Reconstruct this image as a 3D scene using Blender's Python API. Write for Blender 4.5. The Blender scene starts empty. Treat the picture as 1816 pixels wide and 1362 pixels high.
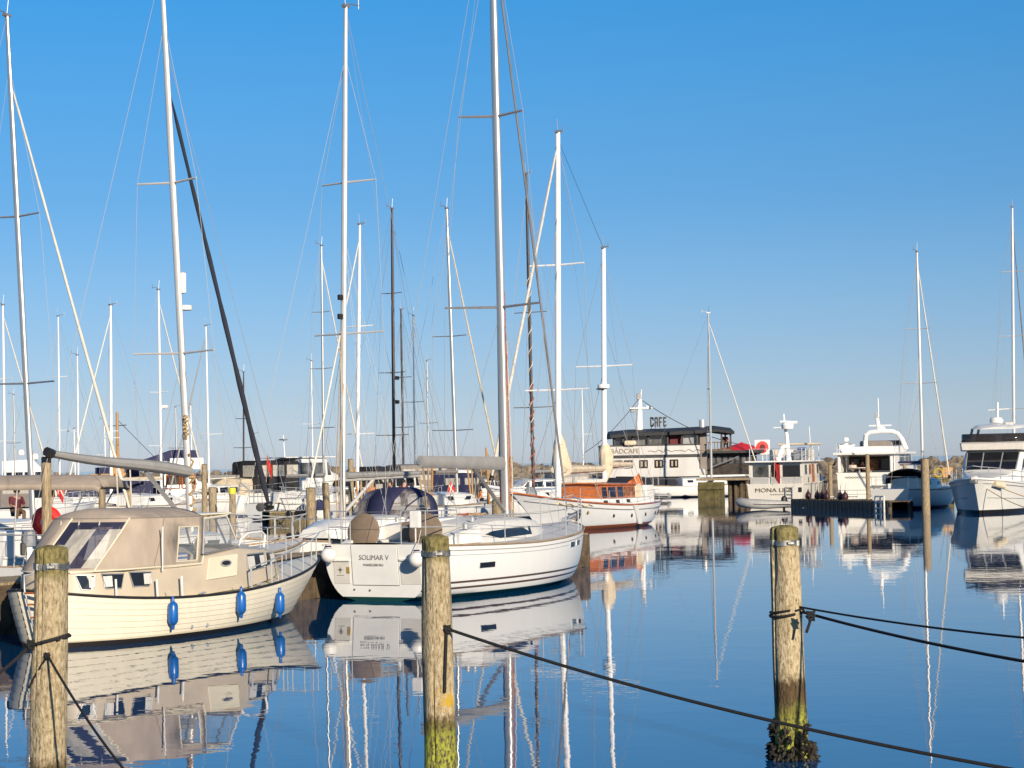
import bpy, math, random
from mathutils import Vector, Matrix
R = math.radians
random.seed(7)
SC = bpy.context.scene
COL = SC.collection

# ------------------------------------------------------------------ camera
FOC, CAMH = 3480.0, 2.85            # focal length in photo pixels (1816 wide), eye height over the water
PITCH, ROLL = math.atan(141 / FOC), R(1.07)
Fw = Vector((0, math.cos(PITCH), math.sin(PITCH)))
U0 = Vector((0, -math.sin(PITCH), math.cos(PITCH)))
R0 = Vector((1, 0, 0))
Rt = R0 * math.cos(ROLL) - U0 * math.sin(ROLL)
Up = U0 * math.cos(ROLL) + R0 * math.sin(ROLL)
CAM = Vector((0, 0, CAMH))
cd = bpy.data.cameras.new('camera'); cam = bpy.data.objects.new('camera', cd); COL.objects.link(cam)
cd.sensor_width = 36; cd.lens = 36 * FOC / 1816; cd.clip_start = .5; cd.clip_end = 60000
m = Matrix((Rt, Up, -Fw)).transposed().to_4x4(); m.translation = CAM
cam.matrix_world = m
SC.camera = cam

def ray(x, y): return Fw * FOC + Rt * (x - 908) + Up * (681 - y)
def onz(x, y, z=0.0):               # survey helper: where a sight line meets height z
    d = ray(x, y); return CAM + d * ((z - CAMH) / d.z)
def atY(x, y, Y):                   # survey helper: where a sight line meets distance Y
    d = ray(x, y); return CAM + d * (Y / d.y)

# ------------------------------------------------------------------ materials
MATS = {}
def new_mat(name):
    mt = bpy.data.materials.new(name); mt.use_nodes = True
    nt = mt.node_tree; b = nt.nodes['Principled BSDF']
    return mt, nt, b
def pm(name, col, rough=.5, metal=0., var=.08, scale=6., bump=0., bscale=40., stretch=None, alpha=1., coat=0., dirt=None, ior=None):
    if name in MATS: return MATS[name]
    mt, nt, b = new_mat(name); L = nt.links
    tc = nt.nodes.new('ShaderNodeTexCoord'); mp = nt.nodes.new('ShaderNodeMapping'); L.new(tc.outputs['Object'], mp.inputs[0])
    if stretch: mp.inputs['Scale'].default_value = stretch
    n = nt.nodes.new('ShaderNodeTexNoise'); n.inputs['Scale'].default_value = scale; n.inputs['Detail'].default_value = 6
    L.new(mp.outputs[0], n.inputs['Vector'])
    r = nt.nodes.new('ShaderNodeValToRGB'); L.new(n.outputs['Fac'], r.inputs[0])
    r.color_ramp.elements[0].position = .3; r.color_ramp.elements[1].position = .7
    lo = dirt if dirt else tuple(c * (1 - var * 2) for c in col)
    r.color_ramp.elements[0].color = (*lo, 1)
    r.color_ramp.elements[1].color = (*[min(1, c * (1 + var)) for c in col], 1)
    L.new(r.outputs[0], b.inputs['Base Color'])
    b.inputs['Roughness'].default_value = rough; b.inputs['Metallic'].default_value = metal
    b.inputs['Alpha'].default_value = alpha; b.inputs['Coat Weight'].default_value = coat
    if ior: b.inputs['IOR'].default_value = ior
    if bump:
        n2 = nt.nodes.new('ShaderNodeTexNoise'); n2.inputs['Scale'].default_value = bscale; n2.inputs['Detail'].default_value = 5
        L.new(mp.outputs[0], n2.inputs['Vector'])
        bp = nt.nodes.new('ShaderNodeBump'); bp.inputs['Strength'].default_value = 1; bp.inputs['Distance'].default_value = bump
        L.new(n2.outputs['Fac'], bp.inputs['Height']); L.new(bp.outputs[0], b.inputs['Normal'])
    MATS[name] = mt; return mt

def hull_mat(name, stops, rough=.22, streak=.06):
    """gelcoat with painted bands by height over the waterline: stops = [(z, colour), ...]"""
    mt, nt, b = new_mat(name); L = nt.links
    tc = nt.nodes.new('ShaderNodeTexCoord'); sx = nt.nodes.new('ShaderNodeSeparateXYZ'); L.new(tc.outputs['Object'], sx.inputs[0])
    mr = nt.nodes.new('ShaderNodeMapRange'); mr.inputs[1].default_value = -1; mr.inputs[2].default_value = 3
    L.new(sx.outputs['Z'], mr.inputs[0])
    r = nt.nodes.new('ShaderNodeValToRGB'); r.color_ramp.interpolation = 'CONSTANT'; L.new(mr.outputs[0], r.inputs[0])
    el = r.color_ramp.elements
    while len(el) > 1: el.remove(el[-1])
    el[0].position = 0; el[0].color = (*stops[0][1], 1)
    for z, c in stops[1:]:
        e = el.new((z + 1) / 4); e.color = (*c, 1)
    mp = nt.nodes.new('ShaderNodeMapping'); mp.inputs['Scale'].default_value = (2.5, 2.5, .35); L.new(tc.outputs['Object'], mp.inputs[0])
    n = nt.nodes.new('ShaderNodeTexNoise'); n.inputs['Scale'].default_value = 3; n.inputs['Detail'].default_value = 7; L.new(mp.outputs[0], n.inputs['Vector'])
    mr2 = nt.nodes.new('ShaderNodeMapRange'); mr2.inputs[1].default_value = .3; mr2.inputs[2].default_value = .7
    mr2.inputs[3].default_value = 1 - streak * 2; mr2.inputs[4].default_value = 1.0; L.new(n.outputs['Fac'], mr2.inputs[0])
    mx = nt.nodes.new('ShaderNodeMixRGB'); mx.blend_type = 'MULTIPLY'; mx.inputs[0].default_value = 1
    L.new(r.outputs[0], mx.inputs[1]); L.new(mr2.outputs[0], mx.inputs[2]); L.new(mx.outputs[0], b.inputs['Base Color'])
    b.inputs['Roughness'].default_value = rough
    return mt

M = dict(
    white=pm('white_gelcoat', (.80, .775, .72), .3, var=.035, scale=2.5),
    offwhite=pm('off_white_gelcoat', (.66, .62, .55), .4, var=.05, scale=3),
    deckw=pm('deck_gelcoat', (.70, .67, .62), .55, var=.05, bump=.0008, bscale=120),
    cream=pm('cream_gelcoat', (.76, .68, .50), .3, var=.03, scale=2),
    beige=pm('beige_gelcoat', (.55, .46, .34), .4, var=.05, scale=2.5),
    paint=pm('white_mast_paint', (.84, .82, .79), .35, var=.03),
    alu=pm('anodised_aluminium', (.62, .58, .53), .32, metal=.75, var=.06, scale=1.5, stretch=(6, 6, .4)),
    aluw=pm('pale_aluminium', (.72, .68, .62), .4, metal=.35, var=.05, scale=1.5),
    alud=pm('weathered_spar_metal', (.30, .28, .27), .45, metal=.5, var=.12, scale=3),
    black=pm('black_rubber', (.018, .017, .017), .5),
    darkmast=pm('dark_brown_spar', (.06, .045, .04), .45, var=.2),
    steel=pm('stainless_steel', (.66, .65, .63), .32, metal=.55, var=.04),
    wire=pm('rigging_wire', (.24, .24, .24), .55, metal=.1, var=.05),
    wired=pm('dark_rigging_wire', (.06, .06, .065), .5, var=.05),
    wirel=pm('pale_rope', (.60, .55, .47), .8, var=.1),
    tan=pm('tan_canvas', (.43, .345, .265), .85, var=.07, scale=2.2, bump=.022, bscale=3.2, stretch=(1.6, 1.6, .7)),
    tand=pm('grey_brown_canvas', (.25, .215, .19), .85, var=.06, scale=3, bump=.004, bscale=6),
    brown=pm('brown_wheel_cover', (.20, .145, .10), .85, var=.08, bump=.004, bscale=9),
    navy=pm('navy_canvas', (.022, .024, .075), .8, var=.12, scale=4, bump=.006, bscale=6),
    blackc=pm('black_canvas', (.022, .02, .021), .75, var=.15, bump=.004, bscale=6),
    greyc=pm('grey_sail_cover', (.30, .29, .275), .8, var=.06, scale=4, bump=.006, bscale=6),
    creamc=pm('cream_sail_cloth', (.66, .55, .39), .85, var=.07, scale=4, bump=.012, bscale=5),
    sailw=pm('white_sail_cloth', (.72, .66, .56), .8, var=.06, scale=4, bump=.01, bscale=7),
    blues=pm('dark_blue_sail_strip', (.02, .022, .035), .8, var=.12, bump=.006, bscale=9),
    glass=pm('dark_window_glass', (.016, .017, .022), .04, var=.2, scale=2),
    clear=pm('clear_window', (.5, .52, .52), .03, alpha=.22, var=.03),
    vinyl=pm('wrinkled_clear_vinyl', (.74, .68, .58), .12, alpha=.60, var=.12, scale=3.5, bump=.03, bscale=4.5, stretch=(.6, 2.2, 1.6)),
    tone=pm('shadow_toned_vinyl', (.05, .05, .09), .08, alpha=.72, var=.1),  # dark colour stands in for the shadow cast inside the canopy
    frame=pm('window_frame_grey', (.36, .36, .36), .4, metal=.3),
    curtain=pm('pale_curtain', (.66, .63, .58), .9, var=.12, scale=14, stretch=(4, 4, .2)),
    interior=pm('dark_interior', (.045, .033, .026), .8, var=.3, scale=4),
    glassb=pm('bluish_window_glass', (.03, .04, .075), .05, var=.3, scale=1.5),
    tealight=pm('brown_varnish', (.30, .12, .045), .4, var=.5, scale=5), teakr=pm('orange_varnished_roof', (.50, .14, .035), .3, var=.15, scale=3),  # a browner, duller varnish and an orange one for the roof
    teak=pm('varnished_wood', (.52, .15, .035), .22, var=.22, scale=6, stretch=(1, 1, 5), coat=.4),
    honey=pm('honey_wood', (.48, .25, .08), .4, var=.15, scale=5, stretch=(1, 5, 5)),
    greyteak=pm('grey_teak', (.36, .26, .17), .7, var=.15, scale=4, stretch=(.4, 8, 1)),
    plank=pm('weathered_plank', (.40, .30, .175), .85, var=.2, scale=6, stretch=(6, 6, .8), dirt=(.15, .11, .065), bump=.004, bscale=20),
    plankd=pm('dark_and_shaded_timber', (.115, .08, .046), .85, var=.3, scale=4, bump=.006, bscale=15),  # dark brown timber; also carries shade on pier boards and in the quay recess
    algae=pm('algae_timber', (.13, .105, .038), .9, var=.3, scale=2.2, bump=.01, bscale=12, dirt=(.06, .05, .02)),
    red=pm('red_cloth', (.62, .035, .025), .75, var=.1),
    redp=pm('red_plastic', (.80, .025, .015), .4, var=.04),
    orange=pm('orange_cloth', (.70, .16, .03), .75, var=.12),
    blue=pm('blue_vinyl_fender', (.012, .115, .40), .3, var=.12, scale=5),
    bluec=pm('blue_cloth', (.03, .18, .42), .8),
    yellow=pm('yellow_paint', (.80, .70, .03), .5),
    fwhite=pm('white_fender', (.80, .76, .70), .4, var=.06),
    grey=pm('grey_plastic', (.22, .23, .25), .5, var=.08),
    lgrey=pm('light_grey_pvc', (.42, .41, .39), .55, var=.06),
    rope=pm('dark_mooring_rope', (.012, .011, .012), .85, var=.25, scale=60),
    ropet=pm('tan_rope', (.45, .30, .15), .9, var=.2, scale=30),
    ropep=pm('red_fleck_rope', (.45, .10, .06), .9, var=.3, scale=25),
    skin=pm('skin', (.50, .26, .17), .6), hair=pm('dark_hair', (.03, .02, .015), .7),
    cred=pm('maroon_clothing', (.13, .025, .03), .85), cblack=pm('dark_clothing', (.03, .03, .04), .85),
    cbrown=pm('brown_trousers', (.16, .09, .05), .85), corange=pm('orange_jacket', (.62, .22, .07), .85),
    cwhite=pm('pale_shirt', (.6, .55, .5), .85), cblue=pm('blue_jacket', (.03, .10, .30), .85),
    ink=pm('grey_lettering', (.17, .155, .14), .6), inkb=pm('black_lettering', (.02, .02, .02), .5), gold=pm('gold_lettering', (.45, .30, .07), .4, metal=.3),
    band=pm('galvanised_strap', (.30, .29, .27), .4, metal=.7, var=.3, scale=20),
    mussel=pm('mussel_crust', (.035, .027, .018), .75, var=.5, scale=14, bump=.02, bscale=30),
    weed=pm('wet_weed', (.055, .05, .015), .6, var=.5, scale=10),
)
M.update(
    vgrey=pm('scuffed_clear_vinyl', (.30, .27, .25), .12, alpha=.62, var=.35, scale=4),
    lett2=pm('faded_bronze_lettering', (.24, .19, .12), .6),
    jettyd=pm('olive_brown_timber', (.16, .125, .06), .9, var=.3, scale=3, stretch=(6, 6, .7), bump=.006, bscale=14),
    plankl=pm('yellowish_upright_boards', (.47, .35, .18), .85, var=.2, scale=7, stretch=(5, 5, .6), dirt=(.2, .14, .07)),  # upright boards, yellower than the weathered planks
    shipw=pm('grey_white_ship_paint', (.56, .53, .50), .5, var=.06, scale=1.2, stretch=(1, 1, .3)), mwhite=pm('ivory_paint', (.66, .61, .53), .4, var=.04),
    roofd=pm('dark_roof_felt', (.035, .033, .035), .7, var=.2), glassd=pm('grey_window_glass', (.14, .14, .14), .06, var=.5, scale=1.2), skyglass=pm('pale_window_glass', (.42, .43, .44), .08, var=.2, scale=1.5),
    gold2=pm('bronze_lettering', (.17, .13, .075), .5), cred2=pm('deep_red_cloth', (.30, .012, .02), .8, var=.2), fmaroon=pm('dark_maroon_fender', (.06, .02, .02), .5), smoke=pm('smoked_perspex', (.035, .03, .028), .08, alpha=.8), yellow2=pm('ochre_iron', (.42, .30, .05), .7),
)
M['rock'] = pm('granite_boulders', (.21, .165, .115), .85, var=.4, scale=.7, bump=.06, bscale=2.5, dirt=(.06, .05, .04))
HM = dict(
    lm=hull_mat('cream_clinker_hull', [(-1, (.035, .028, .025)), (.075, (.62, .54, .38)), (.10, (.78, .70, .54))], .3, .045),
    so=hull_mat('white_hull_brown_stripes', [(-1, (.01, .05, .045)), (.085, (.66, .63, .55)), (.105, (.80, .78, .735)), (.20, (.10, .062, .045)), (.25, (.80, .78, .735)), (.315, (.10, .062, .045)), (.37, (.80, .78, .735))], .2, .02),
    ke=hull_mat('white_hull_red_boot', [(-1, (.30, .09, .03)), (.17, (.83, .81, .77))], .25, .025),
    gen=hull_mat('white_hull_blue_boot', [(-1, (.02, .03, .06)), (.1, (.78, .76, .72))], .25, .03),
    genb=hull_mat('navy_hull', [(-1, (.12, .03, .02)), (.1, (.7, .68, .64)), (.18, (.02, .025, .07))], .2, .03),
    mona=hull_mat('ivory_steel_hull', [(-1, (.03, .025, .022)), (.08, (.70, .65, .56))], .3, .04),
    moto=hull_mat('white_yacht_hull', [(-1, (.02, .018, .018)), (.16, (.80, .765, .69))], .22, .04),
    cafe=hull_mat('black_steel_hull', [(-1, (.10, .03, .02)), (.25, (.016, .018, .026))], .45, .1),
    rib=pm('grey_inflatable_tube', (.40, .385, .36), .55, var=.06),
)

# ------------------------------------------------------------------ mesh builder
class MB:
    def __init__(s): s.v = []; s.f = []; s.m = []
    def quad(s, *p, m=0):
        i = len(s.v); s.v += [Vector(q) for q in p]; s.f.append(tuple(range(i, i + len(p)))); s.m.append(m); return s
    def box(s, c, d, m=0, rz=0, ry=0, rx=0):
        i = len(s.v); mat = Matrix.Rotation(rz, 3, 'Z') @ Matrix.Rotation(ry, 3, 'Y') @ Matrix.Rotation(rx, 3, 'X')
        for z in (-1, 1):
            for x, y in ((-1, -1), (1, -1), (1, 1), (-1, 1)):
                s.v.append(Vector(c) + mat @ Vector((x * d[0] / 2, y * d[1] / 2, z * d[2] / 2)))
        for q in ((3, 2, 1, 0), (4, 5, 6, 7), (0, 1, 5, 4), (1, 2, 6, 5), (2, 3, 7, 6), (3, 0, 4, 7)):
            s.f.append(tuple(i + k for k in q)); s.m.append(m)
        return s
    def rings(s, rings, m=0, cap=True, closed=True):
        n = len(rings[0]); b = len(s.v)
        for r in rings: s.v += [Vector(p) for p in r]
        for j in range(len(rings) - 1):
            for k in range(n if closed else n - 1):
                a = b + j * n + k; c = b + j * n + (k + 1) % n
                s.f.append((a, c, c + n, a + n)); s.m.append(m if not callable(m) else m(j, k))
        if cap and closed:
            mm = m if not callable(m) else 0
            s.f.append(tuple(b + k for k in range(n))[::-1]); s.m.append(mm)
            s.f.append(tuple(b + (len(rings) - 1) * n + k for k in range(n))); s.m.append(mm)
        return s
    def tube(s, pts, r, n=6, m=0, sq=1.0):
        pts = [Vector(p) for p in pts]; rs = r if isinstance(r, (list, tuple)) else [r] * len(pts)
        rings = []; last = None
        for i, p in enumerate(pts):
            t = (pts[min(i + 1, len(pts) - 1)] - pts[max(i - 1, 0)])
            t = t.normalized() if t.length > 1e-9 else Vector((0, 0, 1))
            a = last if last is not None else (Vector((0, 1, 0)) if abs(t.y) < .9 else Vector((1, 0, 0)))
            u = a - t * a.dot(t)
            if u.length < 1e-6: u = Vector((1, 0, 0)) - t * t.x
            u.normalize(); w = t.cross(u); last = u
            rings.append([p + (u * math.cos(2 * math.pi * k / n) + w * sq * math.sin(2 * math.pi * k / n)) * rs[i] for k in range(n)])
        return s.rings(rings, m)
    def lathe(s, prof, c=(0, 0, 0), n=16, m=0, axis=None):
        """prof = [(r, z)]"""
        q = axis.to_track_quat('Z', 'X').to_matrix() if axis is not None else Matrix.Identity(3)
        return s.rings([[Vector(c) + q @ Vector((max(r, 1e-4) * math.cos(2 * math.pi * k / n), max(r, 1e-4) * math.sin(2 * math.pi * k / n), z)) for k in range(n)] for r, z in prof], m)
    def prism(s, poly, off, m=0):
        """poly = 3-D points, off = extrusion vector"""
        n = len(poly); i = len(s.v); o = Vector(off)
        s.v += [Vector(p) for p in poly] + [Vector(p) + o for p in poly]
        s.f.append(tuple(range(i, i + n))[::-1]); s.m.append(m); s.f.append(tuple(range(i + n, i + 2 * n))); s.m.append(m)
        for k in range(n):
            a, b = i + k, i + (k + 1) % n; s.f.append((a, b, b + n, a + n)); s.m.append(m)
        return s
    def build(s, name, mats, parent=None, smooth=False, bevel=0, loc=None, angle=35):
        me = bpy.data.meshes.new(name); me.from_pydata(s.v, [], s.f)
        for mt in (mats if isinstance(mats, (list, tuple)) else [mats]): me.materials.append(mt)
        if any(s.m): me.polygons.foreach_set('material_index', s.m)
        o = bpy.data.objects.new(name, me); COL.objects.link(o)
        if loc is not None: o.location = loc
        if parent is not None: o.parent = parent
        import bmesh
        bm = bmesh.new(); bm.from_mesh(me); bmesh.ops.recalc_face_normals(bm, faces=bm.faces); bm.to_mesh(me); bm.free()
        if smooth:
            for p in me.polygons: p.use_smooth = True
            me.set_sharp_from_angle(angle=R(angle))
        if bevel:
            b = o.modifiers.new('bevel', 'BEVEL'); b.width = bevel; b.segments = 2; b.limit_method = 'ANGLE'
        return o

def thing(name, label, cat, loc=(0, 0, 0), rotz=0, group=None):
    o = bpy.data.objects.new(name, None); COL.objects.link(o); o.empty_display_size = .2
    o.location = loc; o.rotation_euler = (0, 0, rotz); o['label'] = label; o['category'] = cat
    if group: o['group'] = group
    return o
def tag(o, label, cat, group=None):
    o['label'] = label; o['category'] = cat
    if group: o['group'] = group
    return o
def setting(o, kind='structure'): o['kind'] = kind; return o
def tb(parent, name, pts, r, mat, n=6, smooth=True, sq=1.): return MB().tube(pts, r, n, sq=sq).build(name, mat, parent, smooth=smooth)
def bx(parent, name, c, d, mat, bevel=0, **k): return MB().box(c, d, **k).build(name, mat, parent, bevel=bevel)
def sag(p, q, s, n=14):
    p, q = Vector(p), Vector(q); return [p.lerp(q, t / n) - Vector((0, 0, 4 * s * (t / n) * (1 - t / n))) for t in range(n + 1)]
def lerp(a, b, t): return a + (b - a) * t

FONT = {}
def text(parent, body, size, mat, origin, xdir, up, name='lettering', ext=.004, bold=0., sx=1., align='CENTER', shear=0.):
    c = bpy.data.curves.new('t', 'FONT'); c.body = body; c.size = size; c.extrude = ext; c.offset = bold; c.align_x = align; c.align_y = 'CENTER'; c.shear = shear
    o = bpy.data.objects.new('t', c); COL.objects.link(o)
    me = bpy.data.meshes.new_from_object(o.evaluated_get(bpy.context.evaluated_depsgraph_get()))
    bpy.data.objects.remove(o); bpy.data.curves.remove(c)
    x = Vector(xdir).normalized(); u = Vector(up); u = (u - x * u.dot(x)).normalized(); z = x.cross(u)
    mm = Matrix((x * sx, u, z)).transposed().to_4x4(); mm.translation = Vector(origin)
    me.transform(mm); me.materials.clear(); me.materials.append(mat); me.name = name
    ob = bpy.data.objects.new(name, me); COL.objects.link(ob); ob.parent = parent
    return ob

# ------------------------------------------------------------------ hull
class Hull:
    def __init__(s, L, B, zb, zm, zs, bdx=1., sdx=0., ts=.8, tw=.5, um=.45, p=2., q=.75, p0=1.6, q0=.95, wl=.86, sec=2., us=2.2, ub=2.0, bexp=1., secs=None, x0=0.):
        s.__dict__.update(locals())
    def sheer(s, u):
        return s.zm + (s.zb - s.zm) * max(0, (u - s.um) / (1 - s.um)) ** s.ub + (s.zs - s.zm) * max(0, (s.um - u) / s.um) ** s.us
    def plan(s, u, tr, p, q):
        if u < s.um:
            k = (s.um - u) / s.um
            if tr == 0: return max(0, 1 - k ** 2.6) ** .62
            return tr + (1 - tr) * (1 - k ** 2)
        k = (u - s.um) / (1 - s.um); return max(0, 1 - k ** p) ** q
    def half(s, u, t):
        P1 = s.plan(u, s.ts, s.p, s.q); P0 = s.plan(u, s.tw, s.p0, s.q0) * s.wl
        if t < 0: return s.B / 2 * P0 * (1 + .6 * t)
        e = lerp(s.secs or s.sec, s.sec, min(1, u / .45)); k = (1 - (1 - min(t, 1)) ** e) ** (1 / e) if e > 1 else t
        return s.B / 2 * lerp(P0, P1, k)
    def x(s, u, t):
        tt = max(t, 0); return lerp(s.x0 + s.sdx * tt, s.L + s.bdx * (tt ** s.bexp if t > 0 else 0) + (.25 * t if t < 0 else 0), u)
    def z(s, u, t): return t * s.sheer(u) if t >= 0 else t * .4
    def pt(s, u, t, side, off=0.):
        return Vector((s.x(u, t), side * (s.half(u, t) + off), s.z(u, t)))
    def at(s, x, t=1.0):
        lo, hi = 0., 1.
        for _ in range(30):
            md = (lo + hi) / 2
            if s.x(md, t) < x: lo = md
            else: hi = md
        return lo
    def build(s, root, mat, deckmat, strakes=0, tmat=None, nu=36, rail=None, rail_r=.03, bulwark=.05, rows=10):
        us = [i / nu for i in range(nu + 1)]
        us = [u if u < .8 else .8 + .2 * (1 - (1 - (u - .8) / .2) ** 1.5) for u in us]
        if s.ts == 0: us = [.25 * (u / .25) ** 1.7 if u < .25 else u for u in us]
        ts = [(-1, 0), (-.4, 0), (0, 0)]
        if strakes:
            ts += [(.10, 0)]
            for i in range(strakes):
                a = lerp(.10, .97, i / strakes); b = lerp(.10, .97, (i + 1) / strakes)
                ts += [(a + .001, .016), (lerp(a, b, .5), .009), (b, 0.001)]
            ts += [(1, 0)]
        else: ts += [((i + 1) / rows, 0) for i in range(rows)]
        mb = MB()
        for side in (-1, 1):
            mb.rings([[s.pt(u, t, side, o if u < .995 else 0) for u in us] for t, o in ts], closed=False, cap=False)
        if s.ts > 0:      # transom
            for i in range(len(ts) - 1):
                a, b = ts[i][0], ts[i + 1][0]
                mb.quad(s.pt(0, a, -1), s.pt(0, a, 1), s.pt(0, b, 1), s.pt(0, b, -1), m=1 if tmat and a > .02 else 0)
        h = mb.build('hull', [mat, tmat] if tmat else mat, root, smooth=True, angle=30 if not strakes else 20)
        d = MB(); nn = 6
        rows_ = []
        for u in us:
            zz = s.sheer(u) - bulwark; w = s.half(u, 1 - bulwark / s.sheer(u)) * .985; xx = s.x(u, 1)
            rows_.append([Vector((xx, w * k, zz + .06 * s.B / 4 * (1 - k * k))) for k in [-1 + 2 * j / nn for j in range(nn + 1)]])
        d.rings(rows_, closed=False, cap=False); d.build('deck', deckmat, root, smooth=True)
        if rail:
            pts = [s.pt(u, .985, -1, rail_r * .3) for u in us]; pp = [s.pt(u, .985, 1, rail_r * .3) for u in us]
            path = pts + pp[::-1][1:]
            MB().tube(path, rail_r, 6).build('rubbing_strake', rail, root, smooth=True)
        return h

def trunk(mb, st, cam_=.05, m=0, nc=6, sh=.12):
    rings = []
    for x, hb, ht, zb, zt in st:
        h = zt - zb; r = [(x, -hb, zb), (x, -lerp(hb, ht, .85), zb + h * .85), (x, -(ht - h * .02), zb + h * .95)]
        for k in range(nc + 1):
            q = -1 + 2 * k / nc; r.append((x, (ht - min(sh, ht * .3)) * q, zt + cam_ * (1 - q * q)))
        r += [(x, ht - h * .02, zb + h * .95), (x, lerp(hb, ht, .85), zb + h * .85), (x, hb, zb)]
        rings.append(r)
    mb.rings(rings, m); return mb
def side_y(st, x, z):
    for a, b in zip(st, st[1:]):
        if a[0] <= x <= b[0] or b is st[-1]:
            t = 0 if b[0] == a[0] else max(0, min(1, (x - a[0]) / (b[0] - a[0]))); break
    hb, ht, zb, zt = [lerp(a[i], b[i], t) for i in (1, 2, 3, 4)]
    return lerp(hb, ht, max(0, min(1, (z - zb) / max(zt - zb, .01))))
def panel(root, name, st, poly, side, mat, off=.006, th=.014, bevel=0):
    p = [Vector((x, side * (side_y(st, x, z) + off), z)) for x, z in poly]
    return MB().prism(p, (0, side * th, 0)).build(name, mat, root, bevel=bevel)
def window(root, st, poly, side, curtains=(), mat=None, frame=None):
    """window pane with a frame ring and optional curtains (fractions of the width)"""
    cx = sum(p[0] for p in poly) / len(poly); cz = sum(p[1] for p in poly) / len(poly)
    w = panel(root, 'window', st, poly, side, mat or M['glass'], .008, .012)
    if frame:
        pts = [Vector((x + (x - cx) * .03, side * (side_y(st, x, z) + .014), z + (z - cz) * .06)) for x, z in poly]
        MB().tube(pts + pts[:1], .014, 5).build('window_frame', frame, w)
    for a, b in curtains:
        xs = [min(p[0] for p in poly), max(p[0] for p in poly)]; zs = [min(p[1] for p in poly) + .03, max(p[1] for p in poly) - .03]
        xa, xb = lerp(*xs, a), lerp(*xs, b)
        panel(w, 'curtain', st, [(xa, zs[0]), (xb, zs[0]), (xb, zs[1]), (xa, zs[1])], side, M['curtain'], .021, .004)
    return w

def guard(root, hull, xs, side, h=.6, r=.012, lines=(.5, .98), inset=.06, mat=None, lr=.006, wire=None):
    mat = mat or M['steel']; tops = []
    for x in xs:
        u = hull.at(x); p = hull.pt(u, 1, side, -inset); q = p + Vector((0, 0, h))
        tb(root, 'stanchion', [p - Vector((0, 0, .03)), q], r, mat, 6); tops.append((p, q))
    for f in lines:
        tb(root, 'lifeline', [p.lerp(q, f) for p, q in tops], lr, wire or M['wire'], 4)
    return tops
def pulpit(root, hull, x0, h=.6, r=.014, name='pulpit', mat=None, inset=.06, fwd=.15, mid=True):
    mat = mat or M['steel']; u0 = hull.at(x0)
    us = [lerp(u0, .985, k / 6) for k in range(7)]
    top = [hull.pt(u, 1, -1, -inset) + Vector((0, 0, h)) for u in us]
    nose = Vector((hull.x(1, 1) + fwd, 0, hull.sheer(1) + h + .03))
    path = top + [nose] + [Vector((p.x, -p.y, p.z)) for p in top[::-1]]
    mb = MB(); mb.tube(path, r, 6)
    for u in (u0, lerp(u0, 1, .55)):
        for sd in (-1, 1):
            p = hull.pt(u, 1, sd, -inset); mb.tube([p - Vector((0, 0, .03)), p + Vector((0, 0, h))], r, 6)
    if mid:
        mb.tube([Vector((p.x, p.y, p.z - h * .5)) for p in path], r * .7, 5)
    return mb.build(name, mat, root, smooth=True)

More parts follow.
